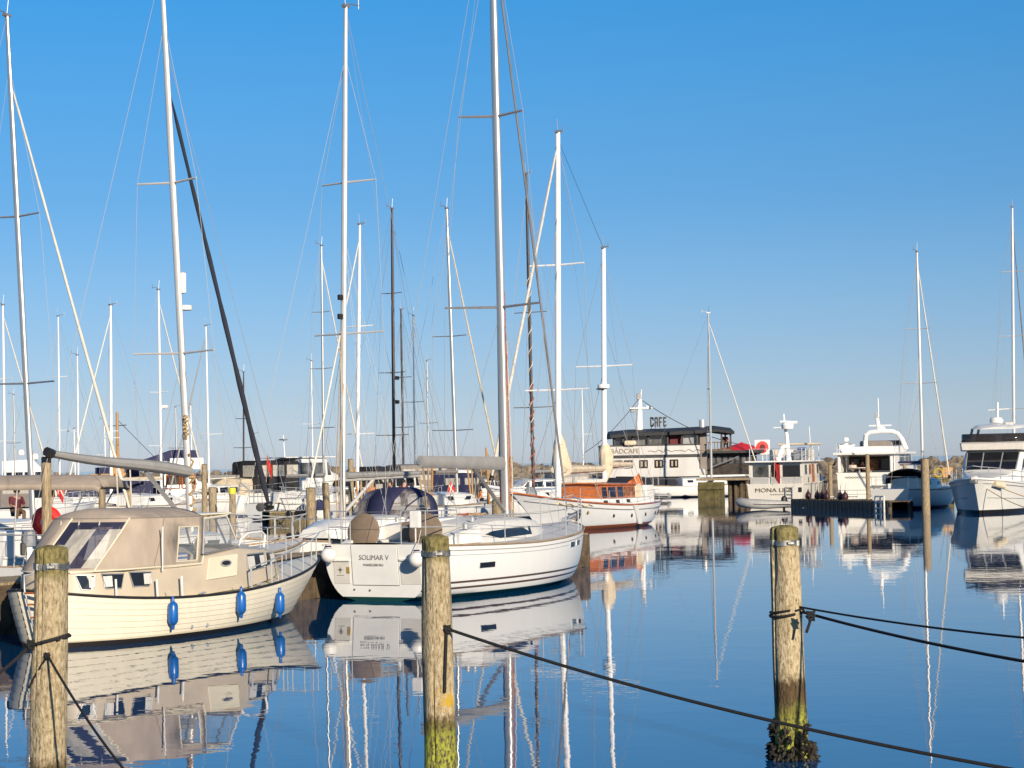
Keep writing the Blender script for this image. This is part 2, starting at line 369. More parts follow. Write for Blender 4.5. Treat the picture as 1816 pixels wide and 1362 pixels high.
def rig(root, mx, z0, ztop, rad, rake=0., lean=0., mat=None, spread=(), sl=.9, bow=None, stern=None, chain=(0, 1.2, 1.), wire=None, wr=.008, furl=None, boom=None, furl_r=.06, frac=.9, head=True, smat=None, sweep=.0, furl_mat=None, cover=None, gooseneck=None, shrouds=True, taper=.65, boom_end=None, topping=True, lazy=False):
    """mast and standing rigging; rake = x shift aft per metre, lean = y shift per metre"""
    mat = mat or M['alu']; wire = wire or M['wire']
    def mp(z): return Vector((mx - rake * (z - z0), lean * (z - z0), z))
    zs = [z0, lerp(z0, ztop, .25), lerp(z0, ztop, .5), lerp(z0, ztop, .75), ztop]
    mast = MB().tube([mp(z) for z in zs], [rad, rad, rad, rad * .95, rad * taper], 12, sq=.72).build('mast', mat, root, smooth=True)
    if head:
        t = mp(ztop); mb = MB(); mb.tube([t, t + Vector((-.12, 0, .10)), t + Vector((-.5, .03, .12))], rad * .12 + .006, 5); mb.tube([t + Vector((-.5, .03, .02)), t + Vector((-.5, .03, .3))], rad * .1 + .006, 5)
        mb.tube([t, t + Vector((.08, 0, .55))], rad * .06 + .005, 4); mb.box(t + Vector((0, 0, .02)), (rad * 2.6, rad * 1.2, .08))
        mb.build('masthead_wind_vane', M['alud'], mast)
    tips = {-1: [], 1: []}
    for i, z in enumerate(spread):
        l = sl * (1 - .18 * i) if not isinstance(sl, (list, tuple)) else sl[i]
        for sd in (-1, 1):
            e = mp(z) + Vector((-sweep * l, sd * l, .02)); tips[sd].append(e)
            tb(root, 'spreader', [mp(z), e], [max(rad * .36, .03), max(rad * .26, .022)], smat or mat, 6)
    if shrouds:
        cx, cy, cz = chain
        for sd in (-1, 1):
            foot = Vector((mx + cx, sd * cy, cz)); top = mp(lerp(z0, ztop, frac if not spread else max(frac, .9)))
            tb(root, 'shroud', [foot] + tips[sd] + [top], wr, wire, 4)
            if spread: tb(root, 'lower_shroud', [foot + Vector((-.25, 0, 0)), mp(spread[0] - .1)], wr, wire, 4)
    if bow is not None:
        top = mp(lerp(z0, ztop, frac)); b = Vector(bow)
        if furl:
            pts = [lerp(0, 1, k / 16) for k in range(17)]
            rr = [wr if t < .03 or t > .95 else furl_r * (1.15 - .5 * t) * (1 + .12 * math.sin(t * 61)) for t in pts]
            tb(root, 'furled_headsail', [b.lerp(top, t) for t in pts], rr, furl_mat or M['sailw'], 8)
            MB().lathe([(.02, -.1), (.09, -.09), (.10, -.02), (.05, 0), (.09, .05), (.09, .09), (.02, .1)], b.lerp(top, .02), 12, axis=(top - b)).build('furling_drum', M['black'], root, smooth=True)
        else: tb(root, 'forestay', [b, top], wr, wire, 4)
    if stern is not None: tb(root, 'backstay', [Vector(stern), mp(ztop - .05)], wr, wire, 4)
    if boom:
        g = mp(gooseneck if gooseneck else z0 + 1.2); e = Vector(boom_end) if boom_end else g + Vector((-boom, 0, .06))
        bo = tb(root, 'boom', [g, e], [.07, .06], mat, 8)
        if cover:
            a, b = cover[:2]; pts = [g.lerp(e, k / 10) + Vector((0, 0, lerp(a, b, k / 10) * .55)) for k in range(11)]
            pts[0] = g + Vector((-.05, 0, a * .6))
            tb(root, 'sail_cover', pts, [lerp(a, b, k / 10) * (1 + .06 * math.sin(k * 2.3)) for k in range(11)], cover[2], 10, sq=.62)
        if topping: tb(root, 'topping_lift', [e, mp(ztop - .1)], wr * .6, wire, 4)
        if lazy:
            for f in (.35, .7):
                for sd in (-1, 1): tb(root, 'lazy_jack', [g.lerp(e, f) + Vector((0, sd * .1, .1)), mp(lerp(z0, ztop, .55))], wr * .5, M['wirel'], 4)
        return mast, mp, g, e
    return mast, mp, None, None

# ------------------------------------------------------------------ small things
def flag(loc, rz, size, label, staff=1.2, tilt=.35, cross=True, mat=None, group=None, droop=.5):
    r = thing('flag', label, 'flag', loc, rz, group)
    s = Vector((-math.sin(tilt), 0, math.cos(tilt))); tb(r, 'flagstaff', [(0, 0, 0), s * staff], .018, M['honey'], 6)
    mb = MB(); n = 9; h = size * .75
    for i in range(n):
        for j in range(7):
            def P(a, b):
                u, v = a / n, b / 7; q = s * (staff - .05 - h * (1 - v))
                return q + Vector((-size * u * (1 - droop * .55) * .8, .06 * size * math.sin(u * 9 + v * 2), -droop * size * u * .9))
            w = cross and (j == 3 or i == 3)
            mb.quad(P(i, j), P(i + 1, j), P(i + 1, j + 1), P(i, j + 1), m=1 if w else 0)
    mb.build('flag_cloth', [mat or M['red'], M['fwhite']], r, smooth=True)
    return r
def fender_cyl(loc, top, r, l, mat, label, group):
    o = thing('fender', label, 'fender', loc, 0, group)
    MB().lathe([(.015, -l / 2 - .07), (.025, -l / 2 - .05), (.03, -l / 2), (r * .75, -l / 2 + .03), (r, -l / 2 + r * .8), (r * 1.02, 0), (r, l / 2 - r * .8), (r * .75, l / 2 - .03), (.03, l / 2), (.025, l / 2 + .07), (.012, l / 2 + .09)], n=18).build('fender_body', mat, o, smooth=True)
    tb(o, 'lanyard', [(0, 0, l / 2 + .06), Vector(top) - Vector(loc)], .008, M['wirel'], 5)
    return o
def ball_fender(loc, r, top, label, group):
    o = thing('ball_fender', label, 'fender', loc, 0, group)
    prof = [(.01, -r)] + [(r * math.cos(a), r * math.sin(a)) for a in [R(-80 + 16 * k) for k in range(10)]] + [(.06, r * 1.05), (.05, r * 1.2), (.02, r * 1.25)]
    MB().lathe(prof, n=20).build('fender_body', M['fwhite'], o, smooth=True)
    MB().lathe([(r * .5, r * .87), (r * .36, r * .97), (.07, r * 1.08), (.055, r * 1.22)], n=16).build('fender_neck', M['navy'], o, smooth=True)
    tb(o, 'lanyard', [(0, 0, r * 1.2), Vector(top) - Vector(loc)], .009, M['wirel'], 5)
    return o
def person(loc, rz, label, top, legs, pose='sit', scale=1., hairm=None):
    o = thing('person', label, 'person', loc, rz); o.scale = (scale,) * 3
    if pose == 'sit':
        J = dict(hip=(0, 0, .08), chest=(.03, 0, .42), neck=(.05, 0, .58), head=(.08, 0, .68), crown=(.07, 0, .82))
        for s, n in ((1, 'l'), (-1, 'r')):
            J.update({'sh' + n: (.03, s * .18, .50), 'el' + n: (.14, s * .23, .26), 'ha' + n: (.36, s * .14, .24), 'th' + n: (.02, s * .10, .06), 'kn' + n: (.44, s * .13, .06), 'an' + n: (.46, s * .12, -.36), 'to' + n: (.60, s * .13, -.41)})
    else:
        J = dict(hip=(0, 0, .92), chest=(.0, 0, 1.28), neck=(.01, 0, 1.47), head=(.04, 0, 1.57), crown=(.02, 0, 1.72))
        for s, n in ((1, 'l'), (-1, 'r')):
            J.update({'sh' + n: (0, s * .19, 1.38), 'el' + n: (.02, s * .25, 1.10), 'ha' + n: (.16, s * .22, .90), 'th' + n: (0, s * .10, .88), 'kn' + n: (.03, s * .11, .47), 'an' + n: (-.02, s * .11, .07), 'to' + n: (.14, s * .13, .03)})
    rad = dict(hip=.13, chest=.14, neck=.055, head=.088, crown=.062, sh=.062, el=.043, ha=.04, th=.085, kn=.058, an=.042, to=.04)
    E = [('hip', 'chest'), ('chest', 'neck'), ('neck', 'head'), ('head', 'crown')]
    for n in 'lr': E += [('chest', 'sh' + n), ('sh' + n, 'el' + n), ('el' + n, 'ha' + n), ('hip', 'th' + n), ('th' + n, 'kn' + n), ('kn' + n, 'an' + n), ('an' + n, 'to' + n)]
    def skin(name, edges, mat, k, add):
        names = []
        for a, b in edges:
            for q in (a, b):
                if q not in names: names.append(q)
        me = bpy.data.meshes.new(name); me.from_pydata([J[q] for q in names], [(names.index(a), names.index(b)) for a, b in edges], [])
        ob = bpy.data.objects.new(name, me); COL.objects.link(ob); ob.parent = o; me.materials.append(mat)
        sm = ob.modifiers.new('skin', 'SKIN'); sm.use_smooth_shade = True
        for i, q in enumerate(names):
            r_ = rad.get(q, rad.get(q[:-1], .06)); me.skin_vertices[0].data[i].radius = (r_ * k + add, r_ * k + add)
        me.skin_vertices[0].data[0].use_root = True
        su = ob.modifiers.new('sub', 'SUBSURF'); su.levels = su.render_levels = 1
        return ob
    skin('body', E, M['skin'], 1, 0)
    skin('jacket', [('hip', 'chest'), ('chest', 'shl'), ('chest', 'shr'), ('shl', 'ell'), ('shr', 'elr')], top, 1.1, .012)
    skin('trousers', [('hip', 'thl'), ('hip', 'thr'), ('thl', 'knl'), ('thr', 'knr'), ('knl', 'anl'), ('knr', 'anr')], legs, 1.08, .012)
    h = Vector(J['head']).lerp(Vector(J['crown']), .55)
    MB().lathe([(.1, -.06), (.112, 0), (.10, .06), (.06, .105), (.005, .12)], h + Vector((-.025, 0, .0)), 12).build('hair', hairm or M['hair'], o, smooth=True)
    return o
# ------------------------------------------------------------------ sky and sun
SUN_EL, SUN_DIR = R(18), Vector((.40, -.917, 0))
wd = bpy.data.worlds.new('World'); SC.world = wd; wd.use_nodes = True
nt = wd.node_tree; L = nt.links; bg = nt.nodes['Background']
sky = nt.nodes.new('ShaderNodeTexSky'); sky.sky_type = 'NISHITA'; sky.sun_disc = False
sky.sun_elevation = SUN_EL; sky.sun_rotation = math.atan2(SUN_DIR.x, SUN_DIR.y)
sky.air_density = 1.0; sky.dust_density = .25; sky.ozone_density = 3.5; sky.altitude = 0
# clear northern evening air: the sky model is graded by elevation towards a deeper blue aloft and a paler, cooler horizon
gtc = nt.nodes.new('ShaderNodeTexCoord'); gsx = nt.nodes.new('ShaderNodeSeparateXYZ'); L.new(gtc.outputs['Generated'], gsx.inputs[0])
gr = nt.nodes.new('ShaderNodeValToRGB'); L.new(gsx.outputs['Z'], gr.inputs[0]); ge = gr.color_ramp.elements; ge.remove(ge[-1])
for i_, (el_, c_) in enumerate(((0.3, (.82, .95, 1.50)), (2.0, (.74, .835, 1.22)), (3.6, (.68, .81, 1.14)), (5.3, (.61, .818, 1.113)), (7.6, (.484, .81, 1.11)), (10.5, (.415, .886, 1.196)), (13.3, (.316, .945, 1.30)), (40, (.42, .85, 1.15)))):
    q_ = ge[0] if i_ == 0 else ge.new(math.sin(R(el_)))
    if i_ == 0: q_.position = math.sin(R(el_))
    q_.color = (*[v * .5 for v in c_], 1)
gm = nt.nodes.new('ShaderNodeVectorMath'); gm.operation = 'MULTIPLY'; L.new(sky.outputs[0], gm.inputs[0]); L.new(gr.outputs[0], gm.inputs[1])
g2 = nt.nodes.new('ShaderNodeVectorMath'); g2.operation = 'SCALE'; L.new(gm.outputs[0], g2.inputs[0]); g2.inputs[3].default_value = 2.0
L.new(g2.outputs[0], bg.inputs[0]); bg.inputs[1].default_value = .078
sd = bpy.data.lights.new('sun', 'SUN'); sd.energy = 4.9; sd.angle = R(.5); sd.color = (1, .87, .69)
so_ = bpy.data.objects.new('sun', sd); COL.objects.link(so_)
sv = Vector((SUN_DIR.x * math.cos(SUN_EL), SUN_DIR.y * math.cos(SUN_EL), math.sin(SUN_EL)))
so_.rotation_euler = sv.to_track_quat('Z', 'Y').to_euler(); so_.location = sv * 100
SC.view_settings.view_transform = 'Standard'; SC.view_settings.look = 'None'; SC.view_settings.gamma = 1; SC.view_settings.exposure = .25
SC.view_settings.use_curve_mapping = False
SC.cycles.max_bounces = 8; SC.cycles.glossy_bounces = 4; SC.cycles.transparent_max_bounces = 12; SC.cycles.caustics_reflective = False
SC.cycles.use_denoising = True

# ------------------------------------------------------------------ water
def water_mat(name, col, layers, rough=.0, ior=1.5):
    mt, nt, b = new_mat(name); L = nt.links
    b.inputs['Base Color'].default_value = (*col, 1); b.inputs['Roughness'].default_value = rough; b.inputs['IOR'].default_value = ior
    tc = nt.nodes.new('ShaderNodeTexCoord'); prev = None
    for scale, dist, st in layers:
        mp = nt.nodes.new('ShaderNodeMapping'); mp.inputs['Scale'].default_value = st; mp.inputs['Rotation'].default_value = (0, 0, R(18)); L.new(tc.outputs['Object'], mp.inputs[0])
        n = nt.nodes.new('ShaderNodeTexNoise'); n.inputs['Scale'].default_value = scale; n.inputs['Detail'].default_value = 2; L.new(mp.outputs[0], n.inputs['Vector'])
        bp = nt.nodes.new('ShaderNodeBump'); bp.inputs['Strength'].default_value = 1; bp.inputs['Distance'].default_value = dist
        L.new(n.outputs['Fac'], bp.inputs['Height'])
        if prev: L.new(prev.outputs[0], bp.inputs['Normal'])
        prev = bp
    L.new(prev.outputs[0], b.inputs['Normal'])
    return mt
wm = water_mat('still_harbour_water', (.002, .055, .155), [(.35, .0042, (1, 1, 1)), (1.5, .0015, (1, 1.3, 1)), (5, .00025, (1, 1.5, 1))], ior=1.95)
setting(MB().quad((-400, -60, 0), (400, -60, 0), (400, 262, 0), (-400, 262, 0)).build('harbour_water', wm))
sm_ = water_mat('open_sea_water', (.008, .03, .06), [(.25, .22, (1, 1, 1)), (1.2, .07, (1, 1.3, 1))], rough=.08, ior=1.33)
setting(MB().quad((-30000, 262, 0), (30000, 262, 0), (30000, 30000, 0), (-30000, 30000, 0)).build('sea', sm_))
setting(MB().quad((-400, -60, -4), (400, -60, -4), (400, 262, -4), (-400, 262, -4)).build('harbour_bed', M['plankd']))

# ------------------------------------------------------------------ foreground mooring piles
def pile_mat(name, zw, za, seed, lichen=None, tone=1.):
    """weathered timber: end grain streaks, a mossy head, a dark wet band below zw, green algae below za"""
    mt, nt, b = new_mat(name); L = nt.links; N = nt.nodes
    tc = N.new('ShaderNodeTexCoord'); sx = N.new('ShaderNodeSeparateXYZ'); L.new(tc.outputs['Object'], sx.inputs[0])
    def noise(scale, st, det=6, off=0):
        mp = N.new('ShaderNodeMapping'); mp.inputs['Scale'].default_value = st; mp.inputs['Location'].default_value = (seed + off, seed, seed); L.new(tc.outputs['Object'], mp.inputs[0])
        n = N.new('ShaderNodeTexNoise'); n.inputs['Scale'].default_value = scale; n.inputs['Detail'].default_value = det; n.inputs['Roughness'].default_value = .62; L.new(mp.outputs[0], n.inputs['Vector']); return n
    g = noise(11, (4.4, 4.4, 1.5), 8); g2 = noise(3.2, (1.2, 1.2, .5), 5, 3); blot = noise(22, (1.6, 1.6, .9), 5, 7)
    def ramp(src, stops):
        r = N.new('ShaderNodeValToRGB'); L.new(src, r.inputs[0]); e = r.color_ramp.elements
        while len(e) > 1: e.remove(e[-1])
        e[0].position = stops[0][0]; e[0].color = (*stops[0][1], 1)
        for p, c in stops[1:]: q = e.new(p); q.color = (*c, 1)
        return r
    t = tone
    base = ramp(g.outputs['Fac'], [(.30, (.10 * t, .070 * t, .036 * t)), (.41, (.36 * t, .275 * t, .155 * t)), (.55, (.50 * t, .40 * t, .245 * t)), (.72, (.60 * t, .50 * t, .33 * t))])
    bl = ramp(blot.outputs['Fac'], [(.35, (.62, .58, .50)), (.55, (1, 1, 1))])
    def mix(a, c, f=None, mode='MIX', fac=1.):
        m_ = N.new('ShaderNodeMixRGB'); m_.blend_type = mode; m_.inputs[0].default_value = fac
        if f is not None: L.new(f, m_.inputs[0])
        for s_, i in ((a, 1), (c, 2)):
            if isinstance(s_, tuple): m_.inputs[i].default_value = (*s_, 1)
            else: L.new(s_, m_.inputs[i])
        return m_.outputs[0]
    c = mix(base.outputs[0], bl.outputs[0], mode='MULTIPLY', fac=.8)
    def zmask(z0, z1, jit):      # 0 above z1, 1 below z0, edge broken by noise
        sm = N.new('ShaderNodeMath'); sm.operation = 'MULTIPLY_ADD'; L.new(blot.outputs['Fac'], sm.inputs[0]); sm.inputs[1].default_value = .55; sm2 = N.new('ShaderNodeMath'); sm2.operation = 'MULTIPLY'; L.new(g2.outputs['Fac'], sm2.inputs[0]); sm2.inputs[1].default_value = .45; L.new(sm2.outputs[0], sm.inputs[2]); ad = N.new('ShaderNodeMath'); ad.operation = 'MULTIPLY_ADD'; L.new(sm.outputs[0], ad.inputs[0]); ad.inputs[1].default_value = jit; L.new(sx.outputs['Z'], ad.inputs[2])
        mr = N.new('ShaderNodeMapRange'); L.new(ad.outputs[0], mr.inputs[0]); mr.inputs[1].default_value = z1 + jit * .5; mr.inputs[2].default_value = z0 + jit * .5; mr.inputs[3].default_value = 0; mr.inputs[4].default_value = 1; return mr.outputs[0]
    c = mix(c, mix(c, (.20, .155, .10), mode='MULTIPLY'), zmask(zw - .06, zw + .04, .40))
    alg = ramp(blot.outputs['Fac'], [(.38, (.05, .042, .02)), (.47, (.20, .17, .05)), (.56, (.32, .36, .025)), (.68, (.46, .43, .07))])
    c = mix(c, alg.outputs[0], zmask(za - .14, za + .08, .75))
    moss = ramp(blot.outputs['Fac'], [(.35, (.10, .085, .03)), (.6, (.27, .22, .08))])
    top = N.new('ShaderNodeMapRange'); L.new(sx.outputs['Z'], top.inputs[0]); top.inputs[1].default_value = 1.97; top.inputs[2].default_value = 2.06
    c = mix(c, moss.outputs[0], top.outputs[0])
    if lichen:
        d = N.new('ShaderNodeVectorMath'); d.operation = 'DISTANCE'; L.new(tc.outputs['Object'], d.inputs[0]); d.inputs[1].default_value = lichen
        ad = N.new('ShaderNodeMath'); ad.operation = 'MULTIPLY_ADD'; L.new(blot.outputs['Fac'], ad.inputs[0]); ad.inputs[1].default_value = .55; L.new(d.outputs['Value'], ad.inputs[2])
        mr = N.new('ShaderNodeMapRange'); L.new(ad.outputs[0], mr.inputs[0]); mr.inputs[1].default_value = .37; mr.inputs[2].default_value = .30
        c = mix(c, (.52, .32, .03), mr.outputs[0])
    L.new(c, b.inputs['Base Color']); b.inputs['Roughness'].default_value = .85
    bp = N.new('ShaderNodeBump'); bp.inputs['Distance'].default_value = .02; bp.inputs['Strength'].default_value = 1; L.new(g.outputs['Fac'], bp.inputs['Height'])
    L.new(bp.outputs[0], b.inputs['Normal'])
    return mt
from mathutils import noise as mnoise
def big_pile(base, top, r0, r1, label, mat, seed, mussel=0.):
    base, top = Vector(base), Vector(top)
    root = thing('mooring_pile', label, 'mooring pile', base, 0, 'mooring piles in the foreground')
    ax = (top - base); mb = MB(); n = 56; rings = []; H = ax.z; rows = 70
    def rad(z, a):
        t = z / H; r = lerp(r0, r1, max(0, t))
        q = mnoise.noise(Vector((math.cos(a) * 3.2 + seed, math.sin(a) * 3.2, z * .35)))
        r += .016 * mnoise.noise(Vector((math.cos(a) * 1.1 + seed, math.sin(a) * 1.1, z * 1.2)))
        cr = mnoise.noise(Vector((math.cos(a) * 6 + seed, math.sin(a) * 6, z * .5 + seed)))
        if cr > .30: r -= .028 * min(1, (cr - .30) * 5)
        return r + .005 * q
    for j in range(rows + 1):
        z = lerp(-1.2, H, j / rows); rings.append([ax * (z / H) + Vector((rad(z, 2 * math.pi * k / n) * math.cos(2 * math.pi * k / n), rad(z, 2 * math.pi * k / n) * math.sin(2 * math.pi * k / n), 0)) for k in range(n)])
    rings.append([ax * 1.0 + (p - ax) * .9 + Vector((0, 0, .018)) for p in rings[-1]])
    rings.append([ax * 1.0 + (p - ax) * .3 + Vector((0, 0, .028 + .006 * math.sin(i))) for i, p in enumerate(rings[-1])])
    mb.rings(rings); o = mb.build('timber', mat, root, smooth=True, angle=60)
    # galvanised strap round the head
    zb = H - .13; c = ax * (zb / H); rs = [(rad(zb, 2 * math.pi * k / n) + .004) for k in range(n)]
    st = MB(); st.rings([[c + Vector(((rs[k] + e) * math.cos(2 * math.pi * k / n), (rs[k] + e) * math.sin(2 * math.pi * k / n), dz + .006 * math.sin(k * .45))) for k in range(n)] for e, dz in ((0, -.025), (.006, -.024), (.006, .024), (0, .025))], cap=False)
    st.build('steel_strap', M['band'], root, smooth=True)
    a = -1.35; bl = MB(); bl.box(c + Vector((math.cos(a) * (r1 + .02), math.sin(a) * (r1 + .02), .0)), (.07, .03, .03), rz=a + 1.57); bl.build('strap_clamp', M['band'], root, bevel=.006)
    if mussel:
        rg = random.Random(seed); ml = MB()
        for k in range(620):
            z = mussel * rg.random() ** 1.25 - .12 + .06 * rg.random(); an = rg.random() * 2 * math.pi; rr = rad(max(z, 0), an) + .018 + .05 * max(0, 1 - z / mussel) * rg.random() + .01
            gap = mnoise.noise(Vector((math.cos(an) * 1.5 + 4, math.sin(an) * 1.5, z * 2)))
            if z > mussel * .35 and gap > .05: continue
            p = ax * (z / H) + Vector((rr * math.cos(an), rr * math.sin(an), 0)); s_ = .018 + .022 * rg.random()
            d = Vector((math.cos(an), math.sin(an), rg.uniform(-1.2, .3))).normalized()
            ml.lathe([(s_ * .1, -s_), (s_ * .6, -s_ * .3), (s_ * .5, s_ * .5), (s_ * .1, s_ * 1.3)], p, 5, axis=d)
        s = ml.build('mussel_crust', M['mussel'], root); s['kind'] = 'stuff'
    return root, base, ax, rad
PB = [atY(84, 1362, 15.6), atY(782, 1362, 17.3), onz(1405, 1345)]
PT = [atY(91, 975, 15.65), atY(772, 955, 17.3), atY(1391, 938, 18.75)]
def downto0(t, b): d = b - t; return t + d * (t.z / -d.z)
PB = [downto0(t, b) for t, b in zip(PT, PB)]
piles = [
    big_pile(PB[0], PT[0], .150, .125, 'leftmost foreground mooring pile, in front of the cream motorsailer', pile_mat('pile_timber_ochre', .60, .50, 2.3), 2.3, .14),
    big_pile(PB[1], PT[1], .150, .126, 'middle foreground mooring pile with a yellow lichen spot, before the SOLIMAR V yacht', pile_mat('pile_timber_lichen', .68, .60, 5.1, lichen=(.09, -.11, .80)), 5.1, .14),
    big_pile(PB[2], PT[2], .160, .132, 'rightmost foreground mooring pile, alone in open water, mussels crusting its foot', pile_mat('pile_timber_grey', .77, .50, 9.4, tone=1.12), 9.4, .42),
]
def on_pile(i, z, a, off=.012):
    root, b, ax, rad = piles[i]; return b + ax * (z / ax.z) + Vector(((rad(z, a) + off) * math.cos(a), (rad(z, a) + off) * math.sin(a), 0))
def wrap(i, z0, dz, a0=0, n=40, turns=1.0, off=.014):
    return [on_pile(i, z0 + dz * math.sin(2 * math.pi * k / n * turns + .5) + .012 * k / n, a0 + 2 * math.pi * k / n * turns, off) for k in range(n + 1)]
def rope(label, parts, r=.014, mat=None):
    o = thing('mooring_rope', label, 'rope', (0, 0, 0), 0, 'dark mooring ropes')
    for nm, pts in parts: tb(o, nm, pts, r, mat or M['rope'], 7)
    return o
def knot(p, r=.03):
    return [Vector(p) + Vector((r * math.cos(a * 1.7), -abs(r * .7 * math.sin(a * 2.3)) - .01, r * math.sin(a * 1.1))) for a in [k * .8 for k in range(12)]]
z = lambda i, x, y: atY(x, y, piles[i][1].y - .14).z
za = z(0, 90, 1140)
rope('dark rope looped round the leftmost foreground pile and running left out of the picture', [('loop', wrap(0, za, .035, -1.0, turns=1.15)), ('line', sag(on_pile(0, za - .03, 3.3), atY(-60, 1232, 15.0), .03)), ('knot', knot(on_pile(0, za - .02, 3.6)))])
zb_ = z(0, 97, 1163)
rope('two dark lines hanging in a V from a knot on the leftmost foreground pile', [('knot', knot(on_pile(0, zb_, -1.42), .02)), ('line', sag(on_pile(0, zb_, -1.42, .02), on_pile(0, zb_ - .26, -2.75, .016), -.01)), ('line', sag(on_pile(0, zb_, -1.42, .02), atY(245, 1395, 13.2), .05))], .010)
zc = z(1, 790, 1116)
rope('long dark rope from the middle foreground pile past the rightmost one', [('knot', knot(on_pile(1, zc, -.9), .028)), ('line', sag(on_pile(1, zc, -.9, .02), atY(1840, 1372, 14.2), .10, 24)), ('tail', sag(on_pile(1, zc, -1.0, .016), on_pile(1, zc - .55, -1.2, .016), -.012))], .014)
zd = z(2, 1400, 1083)
rope('thin upper dark rope from the rightmost foreground pile to the right picture edge', [('loop', wrap(2, zd - .01, .022, -1.2, turns=.95)), ('line', sag(on_pile(2, zd + .03, -.6, .02), atY(1850, 1134, 15.5), .025))], .010)
rope('thick lower dark rope with a hanging tail end, knotted to the rightmost foreground pile', [('loop', wrap(2, zd - .04, .03, -.6, turns=.9)), ('line', sag(on_pile(2, zd - .02, -.5, .02), atY(1860, 1180, 15.2), .03)), ('knot', knot(atY(1437, 1092, 18.4), .04)), ('tail', [atY(1437, 1092, 18.4), atY(1436, 1104, 18.38), atY(1430, 1122, 18.4)])], .014)
# ------------------------------------------------------------------ cream motorsailer (left foreground)
S_, B_ = onz(55, 1150), onz(510, 1092)
ha = math.atan2(B_.y - S_.y, B_.x - S_.x)
LMR = thing('motor_sailer', 'cream clinker motorsailer with tan canvas canopy and rounded stern', 'motorsailer', S_, ha)
lm = Hull(6.95, 2.62, 1.13, .70, .98, bdx=.95, sdx=-.32, ts=0, tw=0, um=.43, p=2.1, q=.74, p0=1.7, q0=.95, wl=.86, sec=1.7, us=2.4, ub=1.8)
lm.build(LMR, HM['lm'], M['cream'], strakes=7, nu=44, rail=M['black'], rail_r=.024, bulwark=.03)
MB().rings([[lm.pt(u, t, s_, .035) for u in [i / 30 * .97 + .01 for i in range(31)]] for t in (1.0, 1.05) for s_ in (-1,)], closed=False, cap=False)
ST = [(.24, .32, .30, .82, 1.16), (.36, .54, .51, .80, 1.21), (.60, .78, .74, .77, 1.22), (1.0, .93, .88, .73, 1.22), (1.5, 1.03, .98, .71, 1.22), (2.3, 1.10, 1.05, .69, 1.22), (3.05, 1.10, 1.05, .69, 1.23),
      (3.12, 1.10, 1.04, .69, 1.36), (4.15, 1.07, .98, .72, 1.46), (4.3, 1.06, .96, .73, 1.45), (5.2, .90, .78, .82, 1.38), (5.75, .70, .57, .90, 1.33), (6.05, .50, .36, .95, 1.20), (6.2, .42, .28, .97, 1.05)]
t_ = MB(); trunk(t_, ST, .05); t_.build('cabin', M['beige'], LMR, smooth=True, angle=40)
MB().tube([(x, -side_y(ST, x, lerp(zb, zt, .98)) - .01, zt - .01) for x, hb, ht, zb, zt in ST[1:8]], .018, 6).build('coaming_trim', M['cream'], LMR, smooth=True)
for sd in (-1, 1):
    for xa, xb, cu in ((.42, .66, [(.60, .96)]), (.78, 1.18, [(.04, .42)]), (1.30, 1.76, [(.62, .98)])):
        window(LMR, ST, [(xa + .06, .935), (xb - .07, .925), (xb, 1.145), (xa, 1.16)], sd, cu, frame=M['frame'])
    window(LMR, ST, [(4.42, 1.02), (5.02, 1.06), (5.10, 1.30), (4.44, 1.30)], sd, [(.02, .42), (.74, .98)], frame=M['frame'])
    window(LMR, ST, [(5.16, 1.08), (5.58, 1.12), (5.66, 1.27), (5.20, 1.30)], sd, [(.5, .98)], frame=M['frame'])
    h = panel(LMR, 'side_hatch', ST, [(3.14, .93), (4.02, .96), (4.12, 1.34), (3.26, 1.31)], sd, M['cream'], .004, .02, bevel=.006)
    pv = [(3.72 + .15 * math.cos(a), 1.195 + .05 * math.sin(a)) for a in [k * R(30) for k in range(12)]]
    panel(h, 'oval_vent', ST, pv, sd, M['black'], .028, .012)
    MB().tube([Vector((x, sd * (side_y(ST, x, z_) + .04), z_)) for x, z_ in pv + pv[:1]], .014, 5).build('vent_rim', M['steel'], h, smooth=True)
# canopy: an outline that runs from the starboard front round the stern to port
def canopy_ring(pts, z0, z1=None):
    z1 = z0 if z1 is None else z1
    return [Vector((x, y, lerp(z0, z1, min(1, max(0, x / 3.2))))) for x, y in pts]
xs_b = [3.02, 2.92, 2.38, 1.8, 1.15, .62, .45, .32, .24, .22]; ys_b = [1.06, 1.06, 1.065, 1.05, .99, .80, .62, .44, .28, .12]
xs_t = [3.30, 3.14, 2.60, 2.2, 1.8, 1.45, 1.30, 1.20, 1.14, 1.12]; ys_t = [.92, .93, .95, .95, .92, .84, .70, .50, .30, .12]
bot = [(x, -y) for x, y in zip(xs_b, ys_b)] + [(x, y) for x, y in zip(xs_b[::-1], ys_b[::-1])]
top = [(x, -y) for x, y in zip(xs_t, ys_t)] + [(x, y) for x, y in zip(xs_t[::-1], ys_t[::-1])]
def mixr(f, z0, z1, bulge=0.): return canopy_ring([(lerp(a[0], b[0], f), lerp(a[1], b[1], f) * (1 + bulge)) for a, b in zip(bot, top)], z0, z1)
rings = [mixr(0, 1.215, 1.225), mixr(.06, 1.27, 1.29), mixr(.5, 1.65, 1.62, .012), mixr(.80, 1.90, 1.86, .01), mixr(.93, 2.02, 1.97), mixr(1, 2.07, 2.03)]
for f, dz in ((.80, .075), (.5, .135), (.2, .165), (0.001, .17)):
    rings.append([Vector((lerp(2.25, p.x, lerp(1, f, .35)) + .38 * (1 - f) * max(0, (p.x - 2.3)), p.y * f, p.z + dz)) for p in rings[5]])
hole = lambda j, k: k in (1, 16 + 1) and j in (1, 2)
cm = MB(); n_ = len(bot); b0 = 0; cm.v = [p for r_ in rings for p in r_]; vin, vup = MB(), MB()
